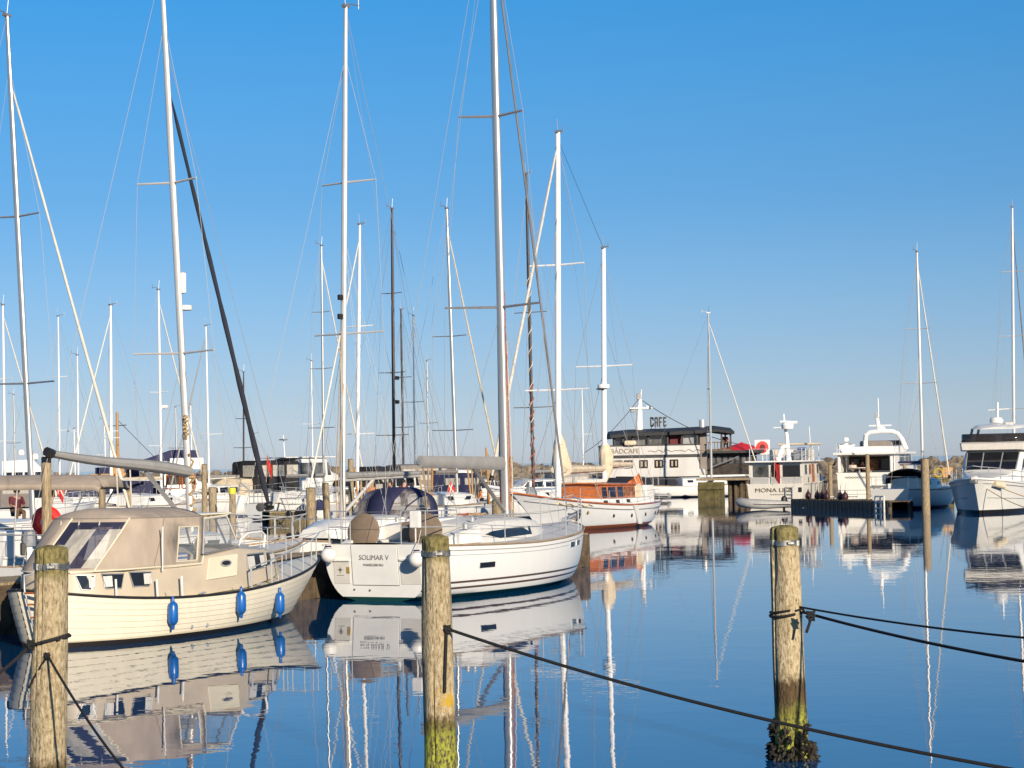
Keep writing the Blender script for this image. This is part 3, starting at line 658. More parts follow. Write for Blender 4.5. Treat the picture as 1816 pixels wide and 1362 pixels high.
for j in range(len(rings) - 1):
    for k in range(n_ - 1):
        a = j * n_ + k; q = (a, a + 1, a + 1 + n_, a + n_)
        if hole(j, k): continue
        if 5 <= k <= 9 and j in (1, 2, 3): (vin if k != 6 and (j == 1 or (j == 2 and 5 <= k <= 8)) else vup).quad(*[cm.v[i] for i in q]); continue
        cm.f.append(q); cm.m.append(0)
cn = cm.build('canopy', M['tan'], LMR, smooth=True, angle=50)
sol = cn.modifiers.new('thick', 'SOLIDIFY'); sol.thickness = .012
vin.build('rear_window', M['vinyl'], cn, smooth=True); vup.build('shadow_toned_window', M['tone'], cn, smooth=True)  # upper panes are coloured dark for the shadow behind them
for sd in (0, 1):
    k = 1 if sd == 0 else 17
    p = [rings[1][k], rings[1][k + 1], rings[3][k + 1], rings[3][k]]
    MB().quad(*p).build('side_window', M['clear'], cn)
    MB().tube([p[0], p[1], rings[2][k + 1], p[2], p[3], rings[2][k], p[0]], .012, 5).build('window_piping', M['cream'], cn, smooth=True)
for k in (5, 10): MB().tube([r_[k] * 1.004 for r_ in rings[:6]], .016, 6).build('seam_piping', M['cream'], cn, smooth=True)
for k in (7, 9, 11):
    p = rings[4][k]; MB().tube([p + Vector((-.03, 0, .02)), p + Vector((-.06, .01, -.12)), p + Vector((-.05, -.015, -.2)), p + Vector((-.04, 0, -.11)), p + Vector((-.03, 0, .02))], .008, 5).build('strap_loop', M['wirel'], cn, smooth=True)
MB().tube([p + Vector((0, 0, .004)) for p in rings[5]], .009, 5).build('roof_seam', M['tand'], cn, smooth=True)
for k in (3, 16): MB().tube([r_[k] * 1.003 for r_ in rings[:7]], .008, 5).build('zip_seam', M['tand'], cn, smooth=True)
MB().tube([rings[0][k] * 1.003 for k in range(n_)], .014, 6).build('hem', M['cream'], cn, smooth=True)
# windscreen
WT = [(3.30, -.92, 1.99), (4.08, -.80, 2.02), (4.26, -.35, 2.045), (4.26, .35, 2.045), (4.08, .80, 2.02), (3.30, .92, 1.99)]
WB = [(3.16, -1.0, 1.38), (4.26, -.93, 1.46), (4.56, -.42, 1.48), (4.56, .42, 1.48), (4.26, .93, 1.46), (3.16, 1.0, 1.38)]
ws = thing_ws = MB()
for i in range(5): ws.quad(WB[i], WB[i + 1], WT[i + 1], WT[i])
wso = ws.build('windscreen', M['clear'], LMR)
for i in range(6): MB().tube([WB[i], WT[i]], .020, 6).build('windscreen_post', M['alu'], wso, smooth=True)
MB().tube(WT, .024, 6).build('windscreen_top_rail', M['cream'], wso, smooth=True); MB().tube(WB, .018, 6).build('windscreen_sill', M['alu'], wso, smooth=True)
bx(LMR, 'roof_beam', (3.72, 0, 2.06), (.95, 1.66, .03), M['cream'], .01)
bx(LMR, 'helm_console', (4.0, -.1, 1.42), (.35, 1.6, .16), M['interior'], .03)
MB().lathe([(.13, -.014), (.155, 0), (.13, .014), (.118, 0), (.13, -.014)], (3.72, -.45, 1.52), 20, axis=Vector((-1, 0, .5))).build('steering_wheel', M['steel'], LMR, smooth=True)
bx(LMR, 'helm_seat', (3.0, -.55, 1.30), (.42, .46, .16), M['navy'], .04); bx(LMR, 'helm_seat', (3.0, .5, 1.32), (.42, .46, .2), M['interior'], .04)
MB().lathe([(.02, -.10), (.065, -.09), (.075, .02), (.07, .06), (.05, .08), (.01, .085)], (4.22, -.86, 1.53), 14, axis=Vector((.9, -.35, 0))).build('searchlight', M['steel'], LMR, smooth=True)
tb(LMR, 'aerial', [(1.95, -1.12, 1.16), (1.93, -1.15, 1.9)], .013, M['fwhite'], 6)
for x in (2.55, 2.95): MB().lathe([(.03, -.01), (.035, .012), (.012, .016)], lm.pt(lm.at(x, .25), .25, -1, .012), 12, axis=Vector((0, -1, 0))).build('skin_fitting', M['steel'], LMR)
# guard rails, ladder, pulpit
for x, hh in ((.95, .28), (1.75, .30), (2.32, .34), (4.25, .36), (4.95, .42)):
    u = lm.at(x); p = lm.pt(u, 1, -1, -.05)
    w = tb(LMR, 'stanchion', [p - Vector((0, 0, .02)), p + Vector((0, .015, hh))], .019, M['fwhite'] if x < 4.2 else M['steel'], 8)
for sd in (-1, 1):
    pts = [lm.pt(lm.at(x), 1, sd, -.05) + Vector((0, 0, hh)) for x, hh in ((4.25, .36), (4.95, .42), (5.7, .46), (6.6, .48), (7.45, .44))]
    tb(LMR, 'guard_rail', pts, .012, M['steel'], 6)
    for x, hh in ((5.35, .44), (5.75, .46), (6.35, .48), (6.9, .47), (7.4, .44)):
        p = lm.pt(lm.at(x), 1, sd, -.05); tb(LMR, 'stanchion', [p, p + Vector((0, 0, hh))], .012, M['steel'], 6)
tb(LMR, 'pulpit', [lm.pt(lm.at(7.4), 1, -1, -.05) + Vector((0, 0, .44)), (8.02, 0, 1.56), lm.pt(lm.at(7.4), 1, 1, -.05) + Vector((0, 0, .44))], .013, M['steel'], 6)
tb(LMR, 'grab_rail', [(4.75, -.52, 1.40), (4.82, -.54, 1.56), (5.0, -.55, 1.66), (5.55, -.45, 1.68), (5.68, -.44, 1.6), (5.62, -.45, 1.38)], .022, M['fwhite'], 8)
for x, y in ((4.7, .2), (5.4, .1)): bx(LMR, 'deck_hatch', (x, y, 1.45 if x < 5 else 1.41), (.4, .45, .05), M['frame'], .015)
lad = MB().tube([lm.pt(.004, t, -1, .10) + Vector((-.12, -.03, 0)) for t in (.02, .25, .5, .75, 1.0)] + [Vector((-.35, -.2, 1.2)), Vector((-.02, -.3, 1.25))], .015, 6).build('boarding_ladder', M['steel'], LMR, smooth=True)
MB().tube([lm.pt(.004, t, -1, .36) + Vector((-.10, -.06, 0)) for t in (.02, .25, .5, .75, 1.0)] + [Vector((-.25, -.48, 1.2)), Vector((.06, -.55, 1.25))], .015, 6).build('ladder_rail', M['steel'], lad, smooth=True)
for t in (.1, .32, .54, .76, .95):
    a = lm.pt(.004, t, -1, .10) + Vector((-.12, -.03, 0)); b = lm.pt(.004, t, -1, .36) + Vector((-.10, -.06, 0))
    MB().box((a + b) / 2, (.05, (a - b).length + .02, .03)).build('ladder_rung', M['teak'], lad, bevel=.005)
for x in (2.9, 4.6): bx(LMR, 'deck_cleat', lm.pt(lm.at(x), 1, -1, -.10) + Vector((0, 0, .03)), (.16, .03, .035), M['steel'], .01)
ML = Matrix.Translation(S_) @ Matrix.Rotation(ha, 4, 'Z')
def lmw(v): return ML @ Vector(v)
fg = 'blue fenders along the cream motorsailer'
for x, zc_, lb in ((1.95, .45, 'blue cylinder fender hanging nearest the stern of the cream motorsailer'), (3.72, .50, 'blue cylinder fender hanging amidships on the cream motorsailer, middle of three'), (5.15, .39, 'blue cylinder fender hanging nearest the bow of the cream motorsailer')):
    u = lm.at(x, zc_ / .75); p = lm.pt(u, zc_ / lm.sheer(u), -1, .10); q = lm.pt(lm.at(x), 1, -1, .0) + Vector((0, .03, .12)); p.y = min(p.y, q.y - .05)
    fender_cyl(lmw(p), lmw(q), .085, .40, M['blue'], lb, fg)
r_ = thing('life_jacket', 'orange life jacket lying in the motorsailer cockpit behind the side window', 'life jacket', lmw((2.75, -.45, 1.40)), ha)
MB().lathe([(.01, -.12), (.15, -.10), (.19, 0), (.16, .12), (.08, .17), (.01, .18)], n=14).build('jacket_body', M['orange'], r_, smooth=True); bx(r_, 'strap', (0, -.17, .02), (.3, .05, .04), M['black'], .01)
r_ = thing('cushion', 'blue and white striped cushion in the motorsailer cockpit below the orange life jacket', 'cushion', lmw((2.6, -.86, 1.28)), ha)
q = MB(); [q.box((.0, 0, -.05 + k * .035), (.5, .12, .036), m=k % 2) for k in range(6)]; q.build('cushion_cover', [M['cwhite'], M['cblue']], r_, bevel=.01)

# ------------------------------------------------------------------ white yacht with the name on the transom
S_, B_ = onz(672, 1066), onz(1020, 1017); ha = math.atan2(B_.y - S_.y, B_.x - S_.x)
SO = thing('sailing_yacht', 'white sailing yacht named SOLIMAR V with brown waterline stripes and twin covered wheels', 'sailing yacht', S_, ha)
MS = Matrix.Translation(S_) @ Matrix.Rotation(ha, 4, 'Z')
def sow(v): return MS @ Vector(v)
so = Hull(9.4, 3.66, 1.34, 1.10, 1.20, bdx=.34, secs=2.3, sdx=-.12, ts=.70, tw=.36, um=.42, p=2.3, q=.80, p0=1.65, q0=.95, wl=.84, sec=2.5, us=1.6, ub=1.6)
so.build(SO, HM['so'], M['deckw'], nu=44, tmat=M['white'], rail=M['greyteak'], rail_r=.026, bulwark=.02, rows=14)
MB().tube([so.pt(u, .885, -1, .004) for u in [k / 40 * .985 for k in range(41)]], .011, 5).build('sheer_stripe', M['frame'], SO, smooth=True)
MB().tube([so.pt(u, .80, -1, .002) for u in [.02 + k / 30 * .8 for k in range(31)]], .005, 4).build('pin_stripe', M['frame'], SO, smooth=True)
def hull_patch(root, h, x0, x1, z0, z1, side, mat, name='hull_window', th=.01):
    a = []
    for x, z_ in ((x0, z0), (x1, z0), (x1, z1), (x0, z1)):
        u = h.at(x, .7); t = z_ / h.sheer(u); a.append(h.pt(u, t, side, .003))
    o = MB().prism(a, (0, side * th, 0)).build(name, mat, root)
    MB().tube(a + a[:1], .010, 5).build('window_frame', M['frame'], o); return o
hull_patch(SO, so, 1.55, 2.10, .62, .73, -1, M['glass']); hull_patch(SO, so, 6.05, 6.43, .86, .97, -1, M['glass']); hull_patch(SO, so, 6.66, 7.0, .88, .99, -1, M['glass'])
CS = [(2.05, 1.28, 1.16, 1.08, 1.50), (2.3, 1.28, 1.14, 1.07, 1.55), (3.4, 1.24, 1.08, 1.05, 1.60), (5.2, 1.10, .92, 1.04, 1.57), (6.3, .88, .68, 1.07, 1.50), (7.2, .52, .36, 1.14, 1.36), (7.6, .34, .2, 1.17, 1.24)]
t_ = MB(); trunk(t_, CS, .07); t_.build('cabin', M['deckw'], SO, smooth=True, angle=40)
for sd in (-1, 1):
    window(SO, CS, [(2.62, 1.30), (3.35, 1.19), (5.35, 1.20), (5.38, 1.38), (4.4, 1.39), (3.0, 1.355)], sd)
    tb(SO, 'coachroof_handrail', [(3.0, sd * .82, 1.63), (3.05, sd * .82, 1.70), (5.2, sd * .70, 1.68), (5.25, sd * .70, 1.61)], .014, M['steel'], 6)
    # cockpit coamings and benches
    MB().prism([(.25, sd * 1.20, 1.14), (2.2, sd * 1.36, 1.14), (2.2, sd * 1.30, 1.50), (1.2, sd * 1.30, 1.40), (.6, sd * 1.22, 1.24)], (0, -sd * .22, 0)).build('cockpit_coaming', M['white'], SO, bevel=.03)
    bx(SO, 'cockpit_bench', (1.55, sd * .95, 1.17), (1.2, .5, .12), M['deckw'], .02)
    MB().lathe([(.0, -.012), (.39, -.02), (.405, 0), (.39, .02), (0, .012)], (.70, sd * .77, 1.43), 28, axis=Vector((-1, 0, .12))).build('covered_wheel', M['brown'], SO, smooth=True, angle=60)
    MB().tube([(.86, sd * .77, 1.44), (1.0, sd * .77, 1.30), (1.05, sd * .77, 1.1)], [.06, .09, .12], 8).build('helm_pedestal', M['white'], SO, smooth=True)
    MB().lathe([(.05, 0), (.055, .09), (.03, .12)], (2.5, sd * .95, 1.58), 12).build('winch', M['steel'], SO, smooth=True)
    MB().lathe([(.06, 0), (.065, .11), (.035, .15)], (1.55, sd * 1.28, 1.45), 12).build('winch', M['steel'], SO, smooth=True)
bx(SO, 'companionway_hood', (2.55, .1, 1.62), (.95, .78, .09), M['white'], .03)
bx(SO, 'companionway_opening', (2.03, .1, 1.40), (.03, .62, .42), M['glass'])
bx(SO, 'cockpit_table', (1.55, 0, 1.42), (.75, .28, .40), M['brown'], .05); bx(SO, 'table_leg', (1.25, -.1, 1.18), (.10, .12, .3), M['teak'], .02)
# transom details, looking at it from astern (starboard is on the right)
tx = lambda z_: so.x(0, z_ / 1.2)
def tpanel(name, ya, yb, z0, z1, mat, th=.02, sl=0., parent=None, off=0.): return MB().prism([(tx(z0) - off, ya, z0), (tx(z0) - off, yb, z0), (tx(z1) - off, yb - sl, z1), (tx(z1) - off, ya + sl * .2, z1)], (-th, 0, 0)).build(name, mat, parent or SO, bevel=.004)
tpanel('platform_seam', .60, -.53, .325, 1.20, M['ink'], .004); pf = tpanel('swim_platform', .59, -.52, .34, 1.195, M['white'], .022)
tpanel('transom_step', 1.05, .66, .36, .86, M['offwhite'], .010); tpanel('transom_step', -.58, -1.06, .36, .90, M['offwhite'], .010, .0)
tpanel('step_tread', 1.03, .64, .84, .88, M['white'], .05); tpanel('step_tread', -.58, -1.04, .86, .90, M['white'], .05)
st_ = MB(); c_ = Vector((tx(.66) - .014, .89, .66))
for k in range(8):
    a = k * math.pi / 4; l = .075 if k % 2 == 0 else .04
    st_.prism([c_ + Vector((0, .012 * math.cos(a + 1.57), .012 * math.sin(a + 1.57))), c_ + Vector((0, l * math.cos(a), l * math.sin(a))), c_ + Vector((0, .012 * math.cos(a - 1.57), .012 * math.sin(a - 1.57)))], (-.006, 0, 0))
st_.build('star_emblem', M['ink'], SO); tpanel('maker_plate', .74, .66, .58, .72, M['gold'], .008, off=.012)
tpanel('emblem_line', .99, .80, .535, .545, M['ink'], .004, off=.012)
text(SO, 'SOLIMAR V', .150, M['ink'], (tx(.94) - .027, .04, .92), (0, -1, .0), (0, 0, 1), sx=.98, ext=.002)
text(SO, 'MARSELISBORG', .072, M['ink'], (tx(.8) - .027, .06, .765), (0, -1, .0), (0, 0, 1), sx=1.0, ext=.002)
for y in (.58, .20): MB().lathe([(.025, 0), (.025, .012), (.005, .014)], (tx(.22), y, .22 + .03 * y), 10, axis=Vector((-1, 0, 0))).build('drain_outlet', M['ink'], SO)
for sd in (-1, 1):       # pushpits
    pa = [Vector((-.10, sd * .62, 1.2)), Vector((-.05, sd * 1.18, 1.2)), Vector((.9, sd * 1.42, 1.18))]
    for p in pa: tb(SO, 'pushpit_post', [p, p + Vector((0, 0, .70))], .013, M['steel'], 6)
    for hh in (.36, .70): tb(SO, 'pushpit_rail', [p + Vector((0, 0, hh)) for p in pa], .013, M['steel'], 6)
    guard(SO, so, (.9, 2.6, 4.3, 5.9, 7.2, 8.3), sd, .62)
tb(SO, 'pushpit_gate_wire', [(-.1, .7, 1.88), (-.1, -.7, 1.88)], .005, M['wire'], 4)
pulpit(SO, so, 8.3, .64, fwd=.22)
bx(SO, 'horseshoe_buoy_case', (-.12, -.98, 1.72), (.09, .26, .36), M['fwhite'], .03); tb(SO, 'horseshoe_buoy_post', [(-.12, -.98, 1.2), (-.12, -.98, 1.56)], .016, M['fwhite'], 6)
MB().tube([(9.3, .02, 1.40), (9.85, .02, 1.46), (10.1, .02, 1.50)], [.05, .05, .04], 8).build('bow_roller', M['steel'], SO, smooth=True)
an = MB(); an.tube([(9.7, .03, 1.53), (10.25, .03, 1.50)], .03, 6); an.prism([(10.0, -.16, 1.40), (10.45, 0.02, 1.56), (10.0, .20, 1.40), (10.12, .02, 1.32)], (.06, 0, .10)); an.build('anchor', M['band'], SO, bevel=.01)
mast, mp, g, e = rig(SO, 6.06, 1.62, 17.2, .105, rake=.0125, mat=M['alu'], spread=(6.6, 11.2), sl=(1.28, .86), sweep=.35, bow=(9.55, 0, 1.6), stern=(.0, 0, 1.25), chain=(-.25, 1.55, 1.15), furl=False, boom=4.1, boom_end=(1.85, 0, 2.92), gooseneck=2.84, wr=.006, frac=.92)
vb = MB(); vb.tube([Vector((5.95, 0, 2.66)), Vector((5.7, 0, 2.66))], .08, 8)
MB().rings([[Vector((lerp(5.9, 1.88, k / 8), .11 * math.cos(a) * (1 - .1 * k / 8), 2.86 + .07 * k / 8 + (.165 - .03 * k / 8) * math.sin(a))) for a in [q * math.pi / 5 for q in range(10)]] for k in range(9)]).build('sail_cover', M['greyc'], SO, smooth=True)
tb(SO, 'boom_vang', [(6.0, 0, 1.72), (4.45, 0, 2.74)], .045, M['alud'], 8)
tb(SO, 'furled_headsail', [Vector((9.55, 0, 1.68)).lerp(mp(16.0), k / 12) for k in range(13)], [.015] + [.030] * 11 + [.015], M['alud'], 8)
for i in range(9):       # halyards and coiled tails at the mast foot
    x0 = 6.06 + .10 * math.cos(i * 1.3); y0 = .10 * math.sin(i * 1.3)
    tb(SO, 'halyard', [(x0 + .04, y0 * 1.5, 1.75), (x0 + .05, y0 * 1.7, 2.6), (6.04 + (x0 - 6.06) * .6, y0 * 1.2, 4.6 + .3 * i)], .013, (M['ropet'], M['wirel'], M['ropep'])[i % 3], 5)
for i, (y, mt_) in enumerate(((-.15, 'ropep'), (.1, 'wirel'), (-.4, 'ropet'))):
    tb(SO, 'rope_coil', [Vector((3.6 + .16 * math.cos(k * .9) + .02 * k, y + .14 * math.sin(k * .9), 1.69 + .012 * (k % 4))) for k in range(22)], .016, M[mt_], 5)
tb(SO, 'mainsheet', [(1.95, 0, 2.88), (2.3, .05, 1.72)], .009, M['ropet'], 6)
bg_ = 'white ball fenders on the yacht transom'
ball_fender(sow((-.34, 1.02, .98)), .165, sow((-.1, 1.05, 1.55)), 'white ball fender with navy neck on the left corner of the SOLIMAR V transom', bg_)
ball_fender(sow((-.34, -1.12, .90)), .165, sow((-.1, -1.1, 1.5)), 'white ball fender at the right side of the SOLIMAR V transom behind the middle pile', bg_)
# ------------------------------------------------------------------ timber piers
def pier(label, p, q, w, z, th=.22, piles_every=2.4, mats=(None, None), pr=.11, face=True, extra=.0):
    """a boarded pier from p to q (world xy), w wide to the left of p->q"""
    p, q = Vector((*p, 0)), Vector((*q, 0)); d = (q - p); Ln = d.length; a = math.atan2(d.y, d.x)
    r = thing('timber_pier', label, 'pier', p, a); pl, dk = mats[0] or M['plank'], mats[1] or M['plankd']
    mb = MB(); n = int(Ln / .15)
    for i in range(n): mb.box(((i + .5) * .15, w / 2, z - .03 + .004 * math.sin(i * 7.3)), (.138, w + .04 * math.sin(i * 3.1), .05))
    mb.build('decking', pl, r); 
    for y in (.06, w - .06): bx(r, 'edge_beam', (Ln / 2, y, z - .055 - th / 2), (Ln, .12, th), dk)
    if face:
        for y in (-.03, w + .03):
            mb = MB(); n = int(Ln / .16)
            for i in range(n): mb.box(((i + .5) * .16, y + .012 * math.sin(i * 2.1), z * .42 + .02 * math.sin(i * 5.7)), (.154, .045, z * .92 + .06 * math.sin(i * 2.7)))
            mb.build('side_boarding', mats[1] or M['plankd'], r)
    k = 0
    while k * piles_every < Ln + .1:
        for y in (.12, w - .12): MB().tube([(k * piles_every + .1, y, -1.2), (k * piles_every + .1, y, z - .05)], pr, 10).build('support_pile', M['plankd'], r, smooth=True)
        k += 1
    return r
def post(px, ptop, Y, r, label, zb=-1., mat=None, cap=None, group='wooden posts among the moored boats', lean=0.):
    t = atY(px, ptop, Y); b = Vector((t.x + lean, t.y, zb))
    o = thing('wooden_post', label, 'post', (t.x, t.y, 0), 0, group)
    h = t.z; mb = MB(); n = 14
    mb.rings([[Vector((lean * (1 - j / 8), 0, lerp(zb, h, j / 8))) + Vector((math.cos(2 * math.pi * k / n), math.sin(2 * math.pi * k / n), 0)) * r * (1.06 - .09 * j / 8 + .05 * mnoise.noise(Vector((k * .9 + px, j * .6, 1)))) for k in range(n)] for j in range(9)])
    mb.build('timber', mat or M['plank'], o, smooth=True, angle=50)
    MB().lathe([(r * 1.0, h - .001), (r * .9, h + .02), (.01, h + .03)], n=14).build('post_head', M['algae'] if not cap else cap, o, smooth=True)
    if cap: MB().lathe([(r * 1.06, h - .22), (r * 1.08, h + .0), (r * 1.0, h + .015)], n=14).build('painted_cap', cap, o, smooth=True)
    return o
lx = lambda x, y: tuple((ML @ Vector((x, y, 0))).xy)
pier('dark timber pier along the far side of the cream motorsailer and the white yacht', lx(-5.5, 2.42), lx(24, 2.42), 1.5, .92, piles_every=1.4, pr=.12)  # dark side boards carry the shadow of the pier's underside in their colour
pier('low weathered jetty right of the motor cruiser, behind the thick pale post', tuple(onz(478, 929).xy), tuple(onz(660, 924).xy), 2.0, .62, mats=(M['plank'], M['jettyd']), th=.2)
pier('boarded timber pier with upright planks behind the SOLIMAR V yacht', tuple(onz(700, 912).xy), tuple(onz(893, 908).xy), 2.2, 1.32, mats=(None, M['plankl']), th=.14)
post(82, 812, 40.5, .105, 'tall thick wooden post in front of the tan bimini, red lifebuoy at its foot')
post(181, 868, 88, .16, 'short mossy wooden post before the white hull with the blue wall, left one')
post(228, 864, 92, .13, 'slim short post in front of the navy blue cabin wall')
post(362, 824, 84, .12, 'slender brown post just right of the leaning mast with radar reflector')
post(377, 865, 80, .17, 'stubby square-headed post beside the slender brown post')
post(412, 866, 78, .13, 'wooden post with a yellow painted cap', cap=M['yellow'])
post(551, 866, 58, .145, 'thick pale post right of the motor cruiser, left of a leaning one')
post(577, 858, 60, .11, 'slightly leaning weathered post close to the boom of the grey sail cover', lean=.12)
post(622, 815, 95, .14, 'brown post hung with ropes behind the grey sail cover')
post(886, 886, 96, .40, 'massive timber dolphin at the right end of the boarded pier')
post(906, 811, 100, .11, 'tall slim post directly right of the SOLIMAR V mast')
post(1472, 824, 117, .12, 'wooden post standing between the ivory boat and the white trawler')
post(1538, 806, 117, .125, 'wooden post in front of the white trawler cockpit')
post(1640, 814, 96, .20, 'thick mottled post before the shaded sailboat hull', mat=M['plank'])
post(1604, 822, 118, .12, 'brown post at the starboard side of the white trawler')
# red lifebuoy
p_ = atY(83, 925, 41.5)
lb = thing('lifebuoy', 'round red lifebuoy hanging behind the tall post at left', 'lifebuoy', p_, -.1)
MB().lathe([(.12, -.02), (.20, -.07), (.30, -.05), (.335, 0), (.30, .05), (.20, .07), (.12, .02)], n=28, axis=Vector((0, -1, 0))).build('buoy_disc', M['redp'], lb, smooth=True)
MB().lathe([(.0, -.03), (.13, -.03), (.13, .03), (0, .03)], n=20, axis=Vector((0, -1, 0))).build('mounting_plate', M['fwhite'], lb, smooth=True)

# ------------------------------------------------------------------ generic sailing boat
def sailboat(label, px, py_top, Y, hd, Lh, B=3.0, base_px=None, mfrac=.56, rad=.075, hull='gen', mat=None, spread=(.45,), sl=.8, furl=None, cover=None, boomz=2.3, boom=None, fb=1.0, frac=.95, wr=.008, deckz=None, dodger=None, sweep=.15, extras=True, smat=None, stern_rail=True, cat='sailing boat', group=None, radome=None, blocks=0, backstay=True, wire=None, cab=True, name='sailing_boat', detail=1):
    top = atY(px, py_top, Y); base = atY(base_px if base_px else px, 860, Y)
    u = Vector((math.cos(hd), math.sin(hd), 0)); n = Vector((-u.y, u.x, 0)); mx = Lh * mfrac
    org = Vector((base.x, base.y, 0)) - u * mx
    r = thing(name, label, cat, org, hd, group)
    h = Hull(Lh * .93, B, fb * 1.15, fb * .88, fb * .95, bdx=Lh * .07 + .1, sdx=-.15, ts=.7, tw=.35, um=.42, p=2.1, q=.82, p0=1.6, wl=.82, sec=2.2)
    h.build(r, HM[hull], M['deckw'], nu=24, rows=6, rail=M['greyteak'], rail_r=.025)
    z0 = fb + (.42 if cab else .05)
    if cab:
        st = [(Lh * .30, B * .36, B * .32, fb * .9, fb + .45), (Lh * .45, B * .34, B * .29, fb * .88, fb + .47), (Lh * .60, B * .28, B * .22, fb * .92, fb + .40), (Lh * .68, B * .18, B * .12, fb, fb + .22)]
        t = MB(); trunk(t, st, .06); t.build('cabin', M['white'], r, smooth=True, angle=40)
        for sd in (-1, 1): window(r, st, [(Lh * .34, fb + .12), (Lh * .55, fb + .12), (Lh * .57, fb + .28), (Lh * .34, fb + .32)], sd)
    d = top - base; rise = top.z - z0
    along = (top - base).dot(u); across = (top - base).dot(n)
    bm = boom if boom is not None else Lh * .33
    mast, mp, g, e = rig(r, mx, z0, top.z, rad, rake=-along / rise, lean=across / rise, mat=mat or M['aluw'], spread=[lerp(z0, top.z, f) for f in spread], sl=sl, sweep=sweep,
        bow=(Lh * .98, 0, fb * 1.2) if frac else None, stern=(0, 0, fb) if backstay else None, chain=(-.1, B * .45, fb), wire=wire or M['wire'], wr=wr, furl=furl is not None, furl_mat=furl, furl_r=.048, boom=bm if bm else None, gooseneck=boomz, frac=frac or .95, smat=smat, cover=(.17, .10, cover) if cover else None, lazy=detail > 1)
    if extras:
        pulpit(r, h, Lh * .86, .55, mid=detail > 1)
        if stern_rail:
            pa = [Vector((.9, B * .38, fb)), Vector((-.05, B * .34, fb)), Vector((-.05, -B * .34, fb)), Vector((.9, -B * .38, fb))]
            mb = MB(); mb.tube([p + Vector((0, 0, .6)) for p in pa], .014, 5); [mb.tube([p, p + Vector((0, 0, .6))], .013, 5) for p in pa]; mb.build('pushpit', M['steel'], r)
        for sd in (-1, 1): guard(r, h, [Lh * f for f in (.1, .3, .5, .7, .86)], sd, .55, lines=(.97,), lr=.008)
    if dodger:
        c = MB(); rings = []
        for x, k, zz in ((Lh * .22, 1.0, .92), (Lh * .27, 1.02, 1.0), (Lh * .33, .95, .88), (Lh * .385, .86, .30)):
            rings.append([Vector((x, B * .36 * k * math.cos(a), fb + .25 + zz * .78 * math.sin(a) ** .6 if a not in (0, math.pi) else fb + .2)) for a in [math.pi * q / 10 for q in range(11)]])
        c.rings(rings, closed=False, cap=False); dd = c.build('sprayhood', dodger, r, smooth=True); sm = dd.modifiers.new('t', 'SOLIDIFY'); sm.thickness = .015
    if radome: 
        p = mp(lerp(z0, top.z, radome)); MB().lathe([(.05, -.08), (.24, -.07), (.26, 0), (.24, .08), (.05, .11)], p + u * 0 + Vector((.35, 0, 0)), 16).build('radome', M['fwhite'], r, smooth=True)
        bx(r, 'radar_bracket', p + Vector((.15, 0, -.1)), (.35, .06, .05), M['paint'])
    return r, h, mp, g, e

WG = 'masts of the sailing boats behind the pier'
# ------------------------------------------------------------------ nearer boats between the piers
# leaning-mast sloop just behind the cream motorsailer, seen over its canopy
r, h, mp, g, e = sailboat('sloop behind the cream motorsailer with grey boom cover and dark furled headsail', 286, -60, 44, R(60), 9.4, 2.9, base_px=338, rad=.085, mat=M['aluw'],
    spread=(.315, .615), sl=(1.15, .85), boom=0, boomz=2.86, fb=1.0, frac=.86, wr=.007, sweep=.25, backstay=True)
fore_foot = Vector(r.matrix_basis.inverted() @ atY(477, 898, 46.8)); fore_top = mp((r.matrix_basis.inverted() @ atY(303, 150, 44.2)).z)
fd = [fore_foot.lerp(fore_top, k / 20) for k in range(21)]
tb(r, 'furled_headsail', fd, [.03, .07] + [.064 * (1.0 - .45 * k / 18) * (1 + .14 * math.sin(k * 2.1)) for k in range(17)] + [.02, .012], M['blues'], 8)
MB().lathe([(.02, -.08), (.11, -.07), (.12, -.02), (.06, 0), (.11, .05), (.10, .09), (.02, .1)], fore_foot, 12, axis=(fore_top - fore_foot)).build('furling_drum', M['black'], r, smooth=True)
be = Vector(r.matrix_basis.inverted() @ atY(92, 805, 40.2))
gq = mp(2.80)
tb(r, 'boom_cover', [gq.lerp(be, k / 8) + Vector((0, 0, .02 * math.sin(k * .8))) for k in range(9)], [.17, .185, .18, .17, .155, .14, .13, .115, .10], M['greyc'], 10, sq=.75)
tb(r, 'boom_end_fitting', [be + Vector((-.16, 0, .05)), be + Vector((.02, 0, 0))], .10, M['black'], 8)
tb(r, 'boom_vang', [mp(1.55), gq.lerp(be, .33) - Vector((0, 0, .12))], .05, M['alu'], 8)
for k in (.45, .55): tb(r, 'mainsheet', [gq.lerp(be, k), gq.lerp(be, k + .05) - Vector((-.3, 0, 1.5))], .016, M['wirel'], 5)
pz = mp(7.05); MB().lathe([(.02, -.24), (.075, -.22), (.08, .22), (.02, .25)], pz + Vector((.12, -.04, 0)), 10).build('radar_reflector', M['paint'], r, smooth=True)
pz = mp(6.50); MB().lathe([(.1, -.06), (.15, -.05), (.15, .05), (.1, .06)], pz + Vector((.22, 0, 0)), 14).build('deck_light', M['fwhite'], r, smooth=True)
tb(r, 'halyard_coil', [mp(1.9 + .05 * k) + Vector((.07 * math.cos(k * 1.9), -.10 + .06 * math.sin(k * 1.9), -.1 * math.sin(k * .4))) for k in range(26)], .028, M['ropet'], 5)
tb(r, 'halyard_coil', [mp(3.55 + .03 * k) + Vector((-.10 + .05 * math.cos(k * 1.9), -.08 + .05 * math.sin(k * 1.9), 0)) for k in range(18)], .03, M['ropet'], 5)

